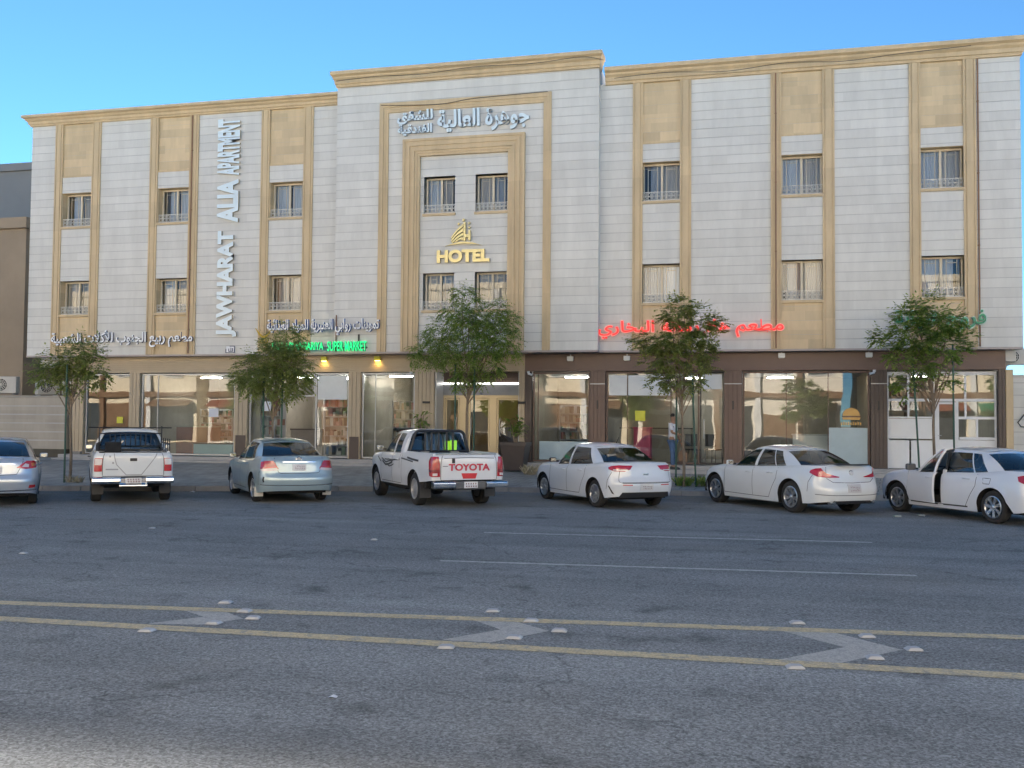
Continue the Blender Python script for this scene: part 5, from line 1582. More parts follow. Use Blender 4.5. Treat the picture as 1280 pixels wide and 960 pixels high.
# the open door: skin, inner lining, window frame and glass, hinged at its front edge
hinge = sh.map(sh.U(DF), .6, 0)
door = thing("front_door", None, None, (hinge.x, hinge.y-.03, 0)); del_keys = [k for k in door.keys()]
door.parent = root; door.rotation_euler = (0, 0, math.radians(-11))
def dl(p): return (p.x-hinge.x, p.y-hinge.y+.03, p.z)
mb = MB(); nX = 16; nZ = 10; rows = []
for i in range(nX+1):
    X = DB+.012+(DF-DB-.024)*i/nX
    zb = max(DZ, sh.arch(X)); zt = sh.ztop(X)-.002
    rows.append([dl(sh.P(X, sh.W, zb+(zt-zb)*k/nZ)) for k in range(nZ+1)])
def slab(mb, rows, th):
    a = len(rows); b = len(rows[0]); o = len(mb.v)
    mb.v += [p for r in rows for p in r]+[(p[0], p[1]-th, p[2]) for r in rows for p in r]
    q = a*b
    for i in range(a-1):
        for k in range(b-1):
            v = o+i*b+k; mb.f += [(v, v+b, v+b+1, v+1), (v+q, v+q+1, v+q+b+1, v+q+b)]; mb.mi += [0, 1]
    for i in range(a-1):
        for k in (0, b-1): v = o+i*b+k; mb.f.append((v, v+b, v+b+q, v+q)); mb.mi.append(0)
    for k in range(b-1):
        for i in (0, a-1): v = o+i*b+k; mb.f.append((v, v+1, v+1+q, v+q)); mb.mi.append(0)
slab(mb, rows, .05)
dp = mb.build("door_panel", [white2, M['plastic']], door, smooth=True)
fr = MB(); i0 = cab.i_side0
A_ = [cab.pt(i0, t, 1) for t in cab.T]; B_ = [cab.pt(i0+1, t, 1) for t in cab.T]
fr.tube([dl(p) for p in A_], .022, 8); fr.tube([dl(p) for p in B_], .028, 8); fr.tube([dl(A_[-1]), dl(B_[-1])], .022, 8)
fr.build("window_frame", white2, door, smooth=True)
gm = MB(); gm.add([dl(p) for p in A_[1:]]+[dl(p) for p in B_[1:]], [(k, k+1, len(A_)+k, len(A_)-1+k) for k in range(len(A_)-2)])
gm.build("window_glass", M['car_glass'], door, smooth=True)
hm = MB(); Xh = .16
pts = [sh.map(sh.U(Xh-.1), .82, .004), sh.map(sh.U(Xh-.06), .82, .035), sh.map(sh.U(Xh+.06), .82, .035), sh.map(sh.U(Xh+.1), .82, .004)]
hm.tube([dl(p) for p in pts], [.008, .014, .014, .008], 8); hm.build("door_handle", white2, door, smooth=True)
m_ = MB(); mp = Vector(dl(Vector((.66, .87, .995)))); m_.obox(mp+Vector((0, .11, .03)), (.05, 0, 0), (0, .105, 0), (0, 0, .068)); m_.build("mirror", M['alloy_dark'], door, bevel=.03)
MB().obox(mp+Vector((.01, 0, -.01)), (.03, 0, 0), (0, .05, 0), (0, 0, .02)).build("mirror_arm", M['black'], door)
# door opening: sill, inner pillar and jamb seen through the gap
j = MB(); j.box(-.08, .02, .66, .80, .30, 1.0); j.box(.0, 1.0, .70, .80, .24, .31)
j.build("door_jamb", white2, root, bevel=.01)
j = MB(); j.obox((-.06, .71, 1.18), (.03, 0, 0), (0, .02, 0), (0, -.045, .2)); j.build("door_pillar", M['plastic'], root)
for k, pl in enumerate(both([(.48, .83), (.66, .80), (.92, .82), (1.03, .86), (1.06, .95), (.92, .975), (.70, .975), (.62, .92)])): sh.patch(pl, .008, "tail_lamp", M['tail_red'], root)
plate(sh, root, 0, .80, .34, .16)
ss = [p for p in side_seams(sh, c, (DF, DB, -.96)) if not (p[0][0] > 0 and p[0][0] > sh.U(DB)-.001 and p[-1][0] > sh.U(DB)+.001)]
seams(sh, root, ss+both([(.66, 1.03), (.58, .86), (.48, .70), (0, .68)])+[[(sh.U(-1.30), .77), (sh.U(-1.14), .77), (sh.U(-1.12), .88), (sh.U(-1.32), .88), (sh.U(-1.30), .77)]])
mb = MB(); sh.strip([(sh.U(-.72), .285), (sh.U(-.05), .28)], .03, .004, mb); sh.strip([(sh.U(.1), .28), (sh.U(.9), .285)], .03, .004, mb); mb.build("sill_gap", M['seam'], root)
handle(sh, root, -.70, .84, white2, 1); handle(sh, root, -.70, .84, white2, -1); handle(sh, root, .14, .83, white2, -1); mirror(root, .66, -.85, .995, -1, M['alloy_dark'])

# ================================================================ PICKUPS
def pickup(name, label, loc, heading, c, body_mat, glass_list, bed_x, rail_z, rim_mat, roof_mat=None, black=()):
    root = thing(name, label, "pickup truck", loc, heading, "cars parked along the kerb")
    sh = Shell(c); g = c['cab']
    mb = sh.body(); sh.cap(mb, g['wsb']-.30, sh.xf, .035)
    mb.build("body", body_mat, root, smooth=True)
    cab = Cabin(sh, c); cab.build(root, body_mat, glass_list(cab), pillar_black=black)
    interior(sh, c, root, c.get('seats', 2)); underbody(sh, root, .60); add_wheels(root, c, rim_mat)
    x0, x1 = sh.xr+.06, bed_x; w = sh.W
    b = MB()
    b.box(x0, x1, -w+.12, w-.12, .70, .74)
    b.box(x0+.1, x1, w-.16, w-.12, .74, rail_z-.02); b.box(x0+.1, x1, -w+.12, -w+.16, .74, rail_z-.02)
    b.box(x1-.05, x1, -w+.12, w-.12, .74, rail_z-.01); b.box(x0+.02, x0+.06, -w+.16, w-.16, .74, rail_z-.02)
    b.build("bed", M['grey_paint'], root)
    r_ = MB()
    for sg in (1, -1):
        pts = [sh.P(X, sg*w, sh.ztop(X)) for X in np.linspace(x0+.12, x1-.02, 12)]
        r_.tube([p+Vector((0, -sg*.04, .005)) for p in pts], .034, 8)
    r_.build("bed_rail", body_mat, root, smooth=True)
    return root, sh, cab
def pickup_spec(wb, W, fo, ro, belt, bed, hood, roof, rw):
    xr, xf = -wb/2-ro, wb/2+fo
    return dict(W=W, xr=xr, xf=xf, rw=rw, gc=.36, Lr=.22, Lf=.75, nr=7, nf=2.8, tuck=.03, tw=.24,
        ztop=[(xr, bed), (-.62, bed), (-.55, belt), (.2, belt-.01), (wb/2-.60, belt-.02), (wb/2-.38, hood+.03), (wb/2+.3, hood-.03), (xf-.2, hood-.12), (xf, hood-.25)],
        zbot=[(xr, .62), (-wb/2-.4, .55), (-wb/2+.5, .42), (wb/2-.5, .40), (xf-.3, .42), (xf, .5)],
        wf=[(.35, .95), (.5, .98), (.65, 1.0), (.85, 1.0), (1.0, .99), (1.12, .965), (1.25, .94)],
        dr=[(.4, .03), (.6, .0), (1.0, .0), (1.2, .01)], df=[(.35, .1), (.6, 0), (.8, .03), (1.2, .2)],
        arches=[(-wb/2, rw+.07), (wb/2, rw+.07)])
# --- white double cab with decals and red tailgate lettering, in front of the entrance
hd = math.radians(127.5); wb = 3.08; W_ = .915
c = pickup_spec(wb, W_, .95, 1.18, 1.16, 1.175, 1.10, 1.76, .375)
c.update(spokes=10, rim='steel', seats=2)
c['cab'] = dict(wsb=1.14, rf=.55, rr=-.62, rwb=-.70, rwc=.03, rwy=.93, YR=.635, rbow=0, rail=[(-.8, 1.64), (-.5, 1.675), (0, 1.69), (.4, 1.655), (.7, 1.59)],
    cols=[(.86, .42), (.17, .10), (.07, .015), (-.38, -.36), (-.44, -.42), (-.52, -.50), (-.60, -.56)])
wt = paint("pickup_white", (.70, .71, .73), .3)
def gl_(cb): 
    s0 = cb.i_side0
    return [("windscreen", M['car_glass'], 0, cb.i_ws, (1, -1)), ("front_side_window", M['car_glass_dark'], s0, s0+1, (1, -1)), ("rear_side_window", M['car_glass_dark'], s0+2, s0+3, (1, -1)), ("rear_window", M['car_glass'], cb.i_rw, len(cb.cols)-1, (1, -1))]
rx, ry = -7.50, -9.25
root, sh, cab = pickup("pickup_truck", "white double cab pickup with black side graphics and red tailgate lettering before the entrance", centre_from_rear(rx, ry, hd, wb, W_), hd, c, wt, gl_, -.74, 1.175, M['steel'])
for k, pl in enumerate(both([(.735, .70), (.93, .695), (1.04, .72), (1.10, 1.04), (1.06, 1.135), (.80, 1.135), (.745, 1.0)])):
    sg = 1 if k == 0 else -1
    t_ = sh.patch(pl, .010, "tail_lamp", M['tail_red'], root)
    sh.patch([(sg*q[0], q[1]) for q in [(.76, .79), (1.05, .80), (1.06, .86), (.75, .86)]][::sg], .014, "dark_band", M['tail_dark'], t_)
    sh.patch([(sg*q[0], q[1]) for q in [(.80, .725), (.90, .72), (.90, .775), (.80, .78)]][::sg], .016, "reversing_lens", M['tail_clear'], t_)
tg = sh.patch([(-.70, .63), (.70, .63), (.70, 1.17), (-.70, 1.17)], .018, "tailgate", wt, root, back=.03)
# raised red letters on the tailgate
vs, fs, fr = text_mesh("TOYOTA", .02, .035)
ax_, bx_ = min(v.x for v in vs), max(v.x for v in vs); ay_, by_ = min(v.y for v in vs), max(v.y for v in vs)
mb = MB()
LW, LH, LZ = 1.06, .155, .83
for v in vs:
    u = .53-LW*(v.x-ax_)/(bx_-ax_); z = LZ+LH*(v.y-ay_)/(by_-ay_)
    mb.v.append(tuple(sh.map(u, z, .021+(v.z+.01)*.35)))
mb.f = [tuple(f) for f in fs]; mb.mi = [0]*len(fs)
red = plain("tailgate_red", (.55, .03, .06), .4)
mb.build("lettering", red, tg)
sh.patch([(-.16, .655), (.16, .655), (.205, .775), (-.205, .775)], .024, "red_patch", plain("patch_red", (.62, .02, .025), .4), tg)
MB().obox(sh.map(.42, 1.05, .035), (.012, 0, 0), (0, .035, 0), (0, 0, .05)).build("tailgate_latch", M['black'], tg, bevel=.008)
mb = MB(); sh.strip([(-.66, 1.10), (0, 1.115), (.66, 1.10)], .010, .022, mb); sh.strip([(.68, .93), (.55, .93)], .012, .022, mb); mb.build("pressing", M['seam'], tg)
mb = MB(); sh.strip([(-.72, .64), (-.72, 1.16)], .012, .004, mb); sh.strip([(.72, .64), (.72, 1.16)], .012, .004, mb); sh.strip([(-.72, .625), (.72, .625)], .012, .004, mb); mb.build("panel_gap", M['seam'], root)
# rear bumper: chrome ends, dark centre with plate
xb = sh.xr
for sg in (1, -1):
    b_ = MB()
    b_.prism([(xb-.14, .46), (xb-.16, .50), (xb-.16, .57), (xb-.13, .60), (xb+.02, .60), (xb+.02, .46)], sg*.36, sg*.87)
    b_.prism([(xb-.165, .525), (xb-.165, .545), (xb-.15, .545), (xb-.15, .525)], sg*.36, sg*.88)
    b_.build("bumper_end", M['chrome'], root, bevel=.015)
MB().prism([(xb-.10, .42), (xb-.12, .46), (xb-.12, .60), (xb+.02, .60), (xb+.02, .42)], -.357, .357).build("bumper_centre", M['alloy_dark'], root, bevel=.01)
pl_ = MB(); pl_.box(xb-.130, xb-.121, -.16, .16, .455, .595); pp = pl_.build("licence_plate", M['plate'], root)
ch = MB()
for k in range(5): ch.box(xb-.133, xb-.131, -.13+k*.055, -.13+k*.055+.025, .48, .51); ch.box(xb-.133, xb-.131, -.12+k*.055, -.12+k*.055+.02, .535, .57)
ch.build("characters", M['plate_ink'], pp)
# black framed guard over the rear window, bars behind the glass
f = MB(); X = -.76
def arc(y0, z0, z1, r=.14):
    out = [(X, -y0, z0)]
    for k in range(7): a = math.pi-math.pi/2*k/6; out.append((X, -y0*.86+r+r*math.cos(a), z1-.06-r+r*math.sin(a)))
    for k in range(7): a = math.pi/2-math.pi/2*k/6; out.append((X, y0*.86-r+r*math.cos(a), z1-.06-r+r*math.sin(a)))
    out.append((X, y0, z0)); return out
f.tube(arc(.74, 1.17, 1.74), .036, 8); f.tube([(X, -.72, 1.20), (X, .72, 1.20)], .03, 8)
f.build("window_guard", M['black'], root, smooth=True)
f = MB()
for y in (-.34, -.18, .02, .20, .36): f.box(X-.02, X+.01, y-.022, y+.022, 1.2, 1.70)
f.build("guard_bars", M['black'], root)
f = MB(); f.box(-1.6, -.82, -.80, .80, 1.145, 1.165); f.build("bed_cover", M['grille'], root, bevel=.01)
v_ = MB(); rnd = random.Random(3)
v_.add([(-.56, -.52+.30*i/6, 1.22+.22*j_/4+rnd.uniform(-.02, .02)) for j_ in range(5) for i in range(7)], [(j_*7+i, j_*7+i+1, j_*7+i+8, j_*7+i+7) for j_ in range(4) for i in range(6)])
o_ = v_.build("safety_vest", glow("hi_vis", (.42, .85, .02), .25), None); o_.matrix_world = Matrix.Translation(root.location)@Matrix.Rotation(hd, 4, 'Z')  # faint glow put into the vest colour; it is no lamp
tag(o_, "yellow green safety vest behind the rear window of the lettered pickup", "vest")
v_ = MB()
for k in range(4): v_.box(-.545, -.54, .02-.2*k+.12, .02-.2*k+.24, 1.2, 1.66)
v_.build("window_blind", M['curtain'], root)
# black swoosh graphics along the side
gb = MB()
for pts, w_ in (([(.95, .99), (.6, .90), (.25, .95), (-.15, .985), (-.5, 1.0)], .035), ([(.9, .93), (.62, .84), (.35, .86), (.05, .93)], .05), ([(.72, .97), (.45, .97), (.15, .99)], .025), ([(.55, .86), (.3, .81), (.1, .84), (-.05, .88)], .03),
                ([(-.62, 1.04), (-1.0, 1.02), (-1.5, .985)], .03), ([(-1.05, 1.07), (-1.45, 1.04), (-1.85, 1.02)], .045), ([(1.32, 1.02), (1.12, .94), (1.0, .90)], .035)):
    for sg in (1, -1): sh.strip([(sg*sh.U(x), z) for x, z in pts], w_, .004, gb)
gb.build("side_graphic", M['black'], root)
seams(sh, root, [q for sg in (1, -1) for q in ([(sg*sh.U(1.02), .46), (sg*sh.U(1.02), 1.12)], [(sg*sh.U(.10), .44), (sg*sh.U(.10), 1.14)], [(sg*sh.U(-.50), .80), (sg*sh.U(-.48), 1.13)], [(sg*sh.U(-.66), .46), (sg*sh.U(-.66), 1.15)], [(sg*sh.U(1.0), .45), (sg*sh.U(-.6), .45)])])
for sg in (1, -1):
    handle(sh, root, .24, 1.0, wt, sg); handle(sh, root, -.36, 1.0, wt, sg)
    mirror(root, .86, sg*.90, 1.22, sg, M['chrome'] if sg > 0 else wt)
    MB().obox((-wb/2-.50, sg*.78, .36), (.012, 0, 0), (0, .13, 0), (0, 0, .16)).build("mud_flap", M['plastic'], root)
MB().tube([(-wb/2, -.7, .375), (-wb/2, .7, .375)], .05, 8).build("rear_axle", M['under'], root)
MB().box(xb+.1, xb+.3, -.3, .35, .40, .5).build("tow_bracket", M['under'], root)
MB().lathe([(.28, -.09), (.32, -.06), (.32, .06), (.28, .09)], 'Z', 20, (-wb/2-.62, 0, .52)).build("spare_wheel", M['tyre'], root, smooth=True)

# --- older single colour pickup with bed rack, left
hd = math.radians(127.0); wb = 2.85; W_ = .90
c = pickup_spec(wb, W_, .9, 1.15, 1.13, 1.15, 1.06, 1.70, .36)
c.update(spokes=8, rim='steel', seats=1, tw=.23)
c['cab'] = dict(wsb=1.05, rf=.50, rr=-.66, rwb=-.74, rwc=.03, rwy=.92, YR=.60, rbow=0, rail=[(-.8, 1.60), (-.5, 1.635), (0, 1.65), (.4, 1.625), (.7, 1.57)],
    cols=[(.78, .38), (.12, .08), (.02, -.005), (-.42, -.40), (-.48, -.46), (-.56, -.53), (-.64, -.59)])
ow = paint("old_white", (.63, .66, .68), .4, var=.06)
d_ = Vector((math.cos(hd), math.sin(hd)))
p = Vector((-14.19, -10.23))+d_*(wb/2)
root, sh, cab = pickup("pickup_truck", "older white pickup with black bed rack and chrome bumper seen from behind", (p.x, p.y, 0), hd, c, ow, gl_, -.76, 1.15, M['steel'])
for k, pl in enumerate(both([(.70, .74), (.82, .735), (.87, .74), (.875, 1.03), (.82, 1.035), (.70, 1.035)])):
    sg = 1 if k == 0 else -1
    t_ = sh.patch(pl, .010, "tail_lamp", M['tail_red'], root)
    sh.patch([(sg*q[0], q[1]) for q in [(.71, .885), (.86, .885), (.865, 1.02), (.71, 1.02)]][::sg], .015, "upper_lens", M['tail_clear'], t_)
tg = sh.patch([(-.675, .64), (.675, .64), (.675, 1.145), (-.675, 1.145)], .015, "tailgate", ow, root, back=.03)
MB().obox(sh.map(0, 1.0, .02), (.012, 0, 0), (0, .075, 0), (0, 0, .032)).build("tailgate_handle", M['black'], tg, bevel=.008)
mb = MB(); sh.strip([(.46, 1.13), (.38, .89), (.16, .66), (-.18, .66), (-.56, 1.13)], .02, .018, mb); mb.build("pressing", M['grey_paint'], tg)
sh.patch([(.34, .77), (.62, .77), (.62, .80), (.34, .80)], .018, "name_strip", M['grey_paint'], tg)
for u, z in ((.54, 1.07), (.46, .93)): MB().obox(sh.map(u, z, .016), (.003, 0, 0), (0, .02, 0), (0, 0, .02)).build("dent_patch", M['grey_paint'], tg)
mb = MB(); sh.strip([(-.69, .65), (-.69, 1.14)], .012, .004, mb); sh.strip([(.69, .65), (.69, 1.14)], .012, .004, mb); sh.strip([(-.69, .632), (.69, .632)], .012, .004, mb); mb.build("panel_gap", M['seam'], root)
xb = sh.xr
for sg in (1, -1):
    b_ = MB(); b_.prism([(xb-.13, .47), (xb-.16, .51), (xb-.15, .60), (xb-.10, .63), (xb+.02, .63), (xb+.02, .47)], sg*.26, sg*.86)
    b_.build("bumper_end", M['chrome'], root, bevel=.02)
MB().prism([(xb-.16, .40), (xb-.17, .44), (xb-.10, .47), (xb-.10, .60), (xb+.02, .60), (xb+.02, .40)], -.30, .30).build("bumper_step", M['chrome'], root, bevel=.015)
pl_ = MB(); pl_.box(xb-.115, xb-.101, -.17, .17, .475, .60); pp = pl_.build("licence_plate", M['plate'], root)
ch = MB()
for k in range(5): ch.box(xb-.118, xb-.1155, -.13+k*.055, -.13+k*.055+.026, .50, .53); ch.box(xb-.118, xb-.1155, -.12+k*.055, -.12+k*.055+.02, .55, .58)
ch.build("characters", M['plate_ink'], pp)
# rack: hoop behind the cab with bars, side rails with posts
f = MB(); X = -.80
f.tube([(X, .93, 1.70), (X, -.93, 1.70)], .014, 6); f.tube([(X, .70, 1.15), (X, .70, 1.70)], .018, 6); f.tube([(X, -.70, 1.15), (X, -.70, 1.74)], .018, 6)
f.tube([(X, .70, 1.56), (X, -.70, 1.56)], .014, 6); f.tube([(X, .70, 1.26), (X, -.70, 1.26)], .014, 6)
for k in range(9): f.tube([(X, .46-.115*k, 1.26), (X, .46-.115*k, 1.56)], .011, 6)
for sg in (1, -1):
    f.tube([(X, sg*.70, 1.36), (sh.xr+.3, sg*.78, 1.33)], .014, 6)
    for k in range(5):
        x = X+(sh.xr+.3-X)*k/4; f.tube([(x, sg*(.70+.08*k/4), 1.13), (x, sg*(.70+.08*k/4), 1.36+(.10 if sg < 0 else 0))], .012, 6)
f.build("bed_rack", M['black'], root)
f = MB(); f.box(X+.3, X+.5, -.26, .26, 1.66, 1.71); f.build("roof_spoiler", M['dark_brown'], root, bevel=.01)
b2 = MB(); b2.box(X-.45, X-.1, .22, .58, .76, 1.36)
bx_o = b2.build("tool_crate", M['black_matte'], None, bevel=.01); bx_o.matrix_world = Matrix.Translation(root.location)@Matrix.Rotation(hd, 4, 'Z')
tag(bx_o, "dark crate in the bed of the older pickup behind its cab", "crate")
seams(sh, root, [q for sg in (1, -1) for q in ([(sg*sh.U(.92), .46), (sg*sh.U(.92), 1.08)], [(sg*sh.U(.05), .44), (sg*sh.U(.05), 1.11)], [(sg*sh.U(-.68), .46), (sg*sh.U(-.68), 1.12)])])
for sg in (1, -1):
    mirror(root, .76, sg*.82, 1.18, sg, ow); handle(sh, root, .18, .98, M['black'], sg)
    MB().obox((-wb/2-.46, sg*.72, .34), (.012, 0, 0), (0, .12, 0), (0, 0, .15)).build("mud_flap", M['plastic'], root)
MB().tube([(-wb/2, -.65, .36), (-wb/2, .65, .36)], .05, 8).build("rear_axle", M['under'], root)
MB().lathe([(.27, -.09), (.31, -.06), (.31, .06), (.27, .09)], 'Z', 20, (-wb/2-.6, 0, .50)).build("spare_wheel", M['tyre'], root, smooth=True)
# ================================================================ TREES AND PLANTS
LEAF = random_tint("neem_leaf", [(.14, .23, .035), (.23, .35, .06), (.33, .42, .11), (.18, .28, .05), (.38, .43, .15)], .55, .55)
LEAF_DRY = random_tint("neem_leaf_dusty", [(.20, .25, .055), (.29, .345, .09), (.36, .40, .13), (.22, .28, .07), (.38, .38, .16)], .6, .55)
BARK = plain("bark", (.20, .155, .11), .9, var=.3, scale=14, bump=.4)
STAKE = plain("stake_green", (.03, .085, .06), .6, var=.2, scale=6)
BOARK = plain("stake_brown", (.16, .10, .07), .75, var=.2, scale=9)
def leaf_spray(mb, p, d, L_, n_, rnd, lw=.03, ll=.11, droop=.35):
    """A feathered leaf: narrow pointed leaflets in pairs along a drooping stalk."""
    d = d.normalized(); pos = p.copy()
    side = d.cross(Vector((0, 0, 1)))
    side = side.normalized() if side.length > .05 else Vector((1, 0, 0))
    for k in range(n_):
        t = (k+1)/n_
        pos = pos+d*(L_/n_); d = (d+Vector((0, 0, -droop/n_*1.6))).normalized()
        for sg in ((-1, 1) if k < n_-1 else (0,)):
            ld = (side*sg*.9+d*.55+Vector((0, 0, -.25+rnd.uniform(-.2, .15)))).normalized() if sg else d
            l = ll*(1-.35*abs(t-.5))*rnd.uniform(.8, 1.2)
            w = ld.cross(Vector((rnd.uniform(-.4, .4), rnd.uniform(-.4, .4), 1))).normalized()*lw*rnd.uniform(.55, .95)
            a = pos
            mb.add([a, a+ld*l*.45+w, a+ld*l, a+ld*l*.45-w], [(0, 1, 2, 3)])
def tree(name, label, base, lean, trunk_h, clumps, seed, leafmat, dens=1.0, lw=.03, ll=.11, droop=.35, r0=.045):
    """Street tree: thin trunk, limbs to each foliage clump, and leaf sprays on twigs inside every clump. clumps: (x, y, z, radius) about the base."""
    rnd = random.Random(seed)
    t = thing(name, label, "tree", base, group="young street trees along the kerb")
    tr = MB(); fork = Vector((lean[0], lean[1], trunk_h))
    pts = [Vector((0, 0, -.15)), Vector((lean[0]*.2+.02, lean[1]*.2, trunk_h*.3)), Vector((lean[0]*.55-.02, lean[1]*.6, trunk_h*.65)), fork]
    tr.tube(pts, [r0, r0*.85, r0*.7, r0*.6], 8)
    lf = MB()
    for (cx, cy, cz, R) in clumps:
        c = Vector((cx*.88, cy, cz)); st = pts[2].lerp(fork, rnd.uniform(.2, 1))
        mid = st.lerp(c, .5)+Vector((rnd.uniform(-.1, .1), rnd.uniform(-.1, .1), .08))
        tr.tube([st, mid, c], [r0*.45, r0*.3, r0*.14], 6)
        nt = int(dens*60*(R/.5)**2)
        for k in range(nt):
            v = Vector((rnd.gauss(0, 1), rnd.gauss(0, 1), rnd.gauss(0, .8)))
            v = v.normalized()*R*rnd.uniform(.25, 1.0)**.7
            q = c+v
            if k % 7 == 0: tr.tube([c+v*.1, c+v*.6+Vector((0, 0, .03)), q], [r0*.13, r0*.09, r0*.05], 4, False)
            for m_ in range(3):
                dd = (v.normalized()*.9+Vector((rnd.uniform(-1, 1), rnd.uniform(-1, 1), rnd.uniform(-.5, .6)))).normalized()
                leaf_spray(lf, q, dd, rnd.uniform(.18, .36), rnd.choice((4, 5, 6)), rnd, lw, ll, droop)
    tr.build("trunk", BARK, t, smooth=True)
    lf.build("crown", leafmat, t)
    return t
rnd = random.Random(11)
def clumps_for(boxes, seed):
    return boxes
# left pale green tree with two lobes
tree("street_tree", "small dusty green tree with two lobes in front of the leftmost shop", (-18.25, -7.1, .14), (-.10, .1, 0), 2.5,
     [(-.95, 0, 3.15, .42), (-.55, .1, 3.35, .45), (-1.15, .1, 2.95, .28), (.25, 0, 3.45, .48), (.62, .1, 3.25, .42), (.55, -.1, 3.62, .35), (-.2, .1, 3.1, .38), (-.15, 0, 2.75, .25), (.5, 0, 2.75, .28), (.75, .1, 2.95, .25)], 1, LEAF_DRY, .85)
# tree in front of the supermarket: wide dense crown
tree("street_tree", "dense round tree hiding part of the supermarket lettering", (-12.75, -6.0, .2), (0, .05, 0), 2.35,
     [(-.75, 0, 3.10, .48), (-.3, .2, 3.45, .48), (.25, 0, 3.3, .55), (.65, .1, 3.2, .45), (-.95, .1, 2.85, .35), (.1, -.3, 2.85, .5), (.75, 0, 2.75, .34), (-.4, -.2, 2.75, .42), (-.05, .1, 3.9, .30), (.55, .1, 3.75, .30), (.42, 0, 4.15, .22), (.8, .1, 3.95, .20), (1.05, 0, 3.0, .22), (.4, -.2, 2.5, .28)], 2, LEAF_DRY, 1.25, .026, .10, .5)
# tree at the entrance: the tallest, finest drooping leaves
tree("street_tree", "tallest tree with a fine drooping crown before the hotel entrance", (-8.3, -2.5, .28), (.08, .05, 0), 2.9,
     [(-1.3, 0, 3.75, .48), (-.9, .1, 4.3, .52), (-.55, -.2, 3.7, .5), (-.3, .1, 4.85, .48), (.1, 0, 5.25, .36), (-.15, 0, 5.5, .24), (.25, -.1, 4.45, .58), (.7, .1, 4.7, .48), (1.05, 0, 4.2, .52), (1.35, .1, 4.6, .36), (1.5, 0, 3.85, .32), (.65, -.2, 3.75, .5), (.1, 0, 3.4, .48), (-.05, -.1, 2.95, .34), (-1.65, 0, 3.55, .26), (.95, 0, 3.3, .30), (.55, .1, 2.9, .22), (1.2, -.1, 5.0, .24)], 3, LEAF, 1.35, .020, .10, .7, .05)
# tree before the red sign
tree("street_tree", "olive green tree with layered branches in front of the red sign", (-1.85, -3.2, .2), (-.05, .05, 0), 2.6,
     [(-.35, 0, 4.75, .38), (.0, .1, 5.0, .30), (.55, 0, 4.55, .42), (.75, .1, 4.15, .36), (-.15, -.1, 4.2, .50), (-.75, 0, 4.05, .40), (-1.2, .1, 3.95, .32), (.25, 0, 3.75, .48), (.7, 0, 3.45, .32), (-.45, -.1, 3.5, .42), (-.75, .1, 2.95, .35), (-.15, 0, 2.95, .38), (.3, .1, 3.0, .28), (-1.45, 0, 4.0, .2), (.95, .1, 4.5, .2), (-.9, 0, 3.5, .24)], 4, LEAF_DRY, .85, .034, .12, .25)
# rightmost tree
tree("street_tree", "fresh green tree with spreading tiers before the white end shop", (4.75, -1.9, .3), (.05, .05, 0), 2.5,
     [(-.55, 0, 4.75, .36), (-.15, .1, 4.85, .34), (-.8, 0, 4.35, .40), (-1.25, .1, 3.95, .34), (-1.55, 0, 3.95, .2), (-.35, -.1, 4.05, .46), (.15, 0, 4.4, .42), (.55, .1, 4.5, .32), (.35, -.1, 3.85, .44), (.75, 0, 3.7, .28), (-.8, 0, 3.6, .36), (-.2, .1, 3.35, .36), (-.75, 0, 2.75, .30), (-.35, -.1, 2.95, .26), (.45, .1, 2.85, .24), (.9, 0, 4.05, .22), (-1.2, 0, 3.65, .24)], 5, LEAF, .80, .036, .13, .2)
def stake(x, y, h, tilt, label, mat=None, r=.026):
    o = MB().tube([(0, 0, -.1), (tilt*.5, 0, h*.5), (tilt, 0, h)], r, 7).build("tree_stake", mat or STAKE)
    o.location = (x, y, .2); tag(o, label, "stake", "stakes beside the street trees")
stake(-18.28, -7.3, 3.2, .0, "thin green stake left of the small two lobed tree")
stake(-12.92, -6.2, 3.0, -.02, "green stake left of the dense round tree's trunk")
stake(-12.40, -6.2, 3.0, .02, "green stake right of the dense round tree's trunk")
stake(-8.55, -2.7, 3.4, -.02, "green stake left of the tallest tree's trunk")
stake(-7.98, -2.7, 3.6, .0, "green stake right of the tallest tree's trunk")
stake(-2.08, -3.0, 2.9, .02, "green stake left of the olive tree's trunk")
stake(-1.52, -3.2, 3.0, -.10, "leaning green stake right of the olive tree's trunk")
stake(4.42, -1.9, 3.6, -.18, "leaning green stake left of the rightmost tree's trunk")
stake(5.28, -1.9, 3.9, -.02, "upright green stake right of the rightmost tree's trunk")
# low plants
def tuft(name, label, x, y, z, n_, h, mat, seed, spread=.5):
    rnd = random.Random(seed); mb = MB()
    for k in range(n_):
        a = rnd.uniform(0, 6.28); d = Vector((math.cos(a)*spread, math.sin(a)*spread, rnd.uniform(.5, 1.2))).normalized()
        p = Vector((rnd.uniform(-.18, .18), rnd.uniform(-.14, .14), 0)); l = h*rnd.uniform(.5, 1.1)
        q = p+d*l*.55; e = p+d*l+Vector((0, 0, -l*.18)); w = d.cross(Vector((0, 0, 1))).normalized()*rnd.uniform(.012, .03)
        mb.add([p-w*.3, p+w*.3, q+w, e, q-w], [(0, 1, 2, 3, 4)])
    o = mb.build(name, mat); o.location = (x, y, z)
    return tag(o, label, "plant")
tuft("leafy_weed", "low green weeds around the foot of the olive tree", -1.85, -3.15, .2, 90, .38, LEAF, 1)
tuft("leafy_weed", "clump of green weeds just right of the olive tree's foot", -1.35, -3.1, .2, 70, .42, LEAF, 2)
DRY = random_tint("dry_grass", [(.34, .30, .20), (.46, .42, .32), (.28, .25, .15)], .8)
tuft("dry_grass_tuft", "pale dry grass tuft beside the dark planter", -6.55, -1.5, .33, 80, .45, DRY, 3)
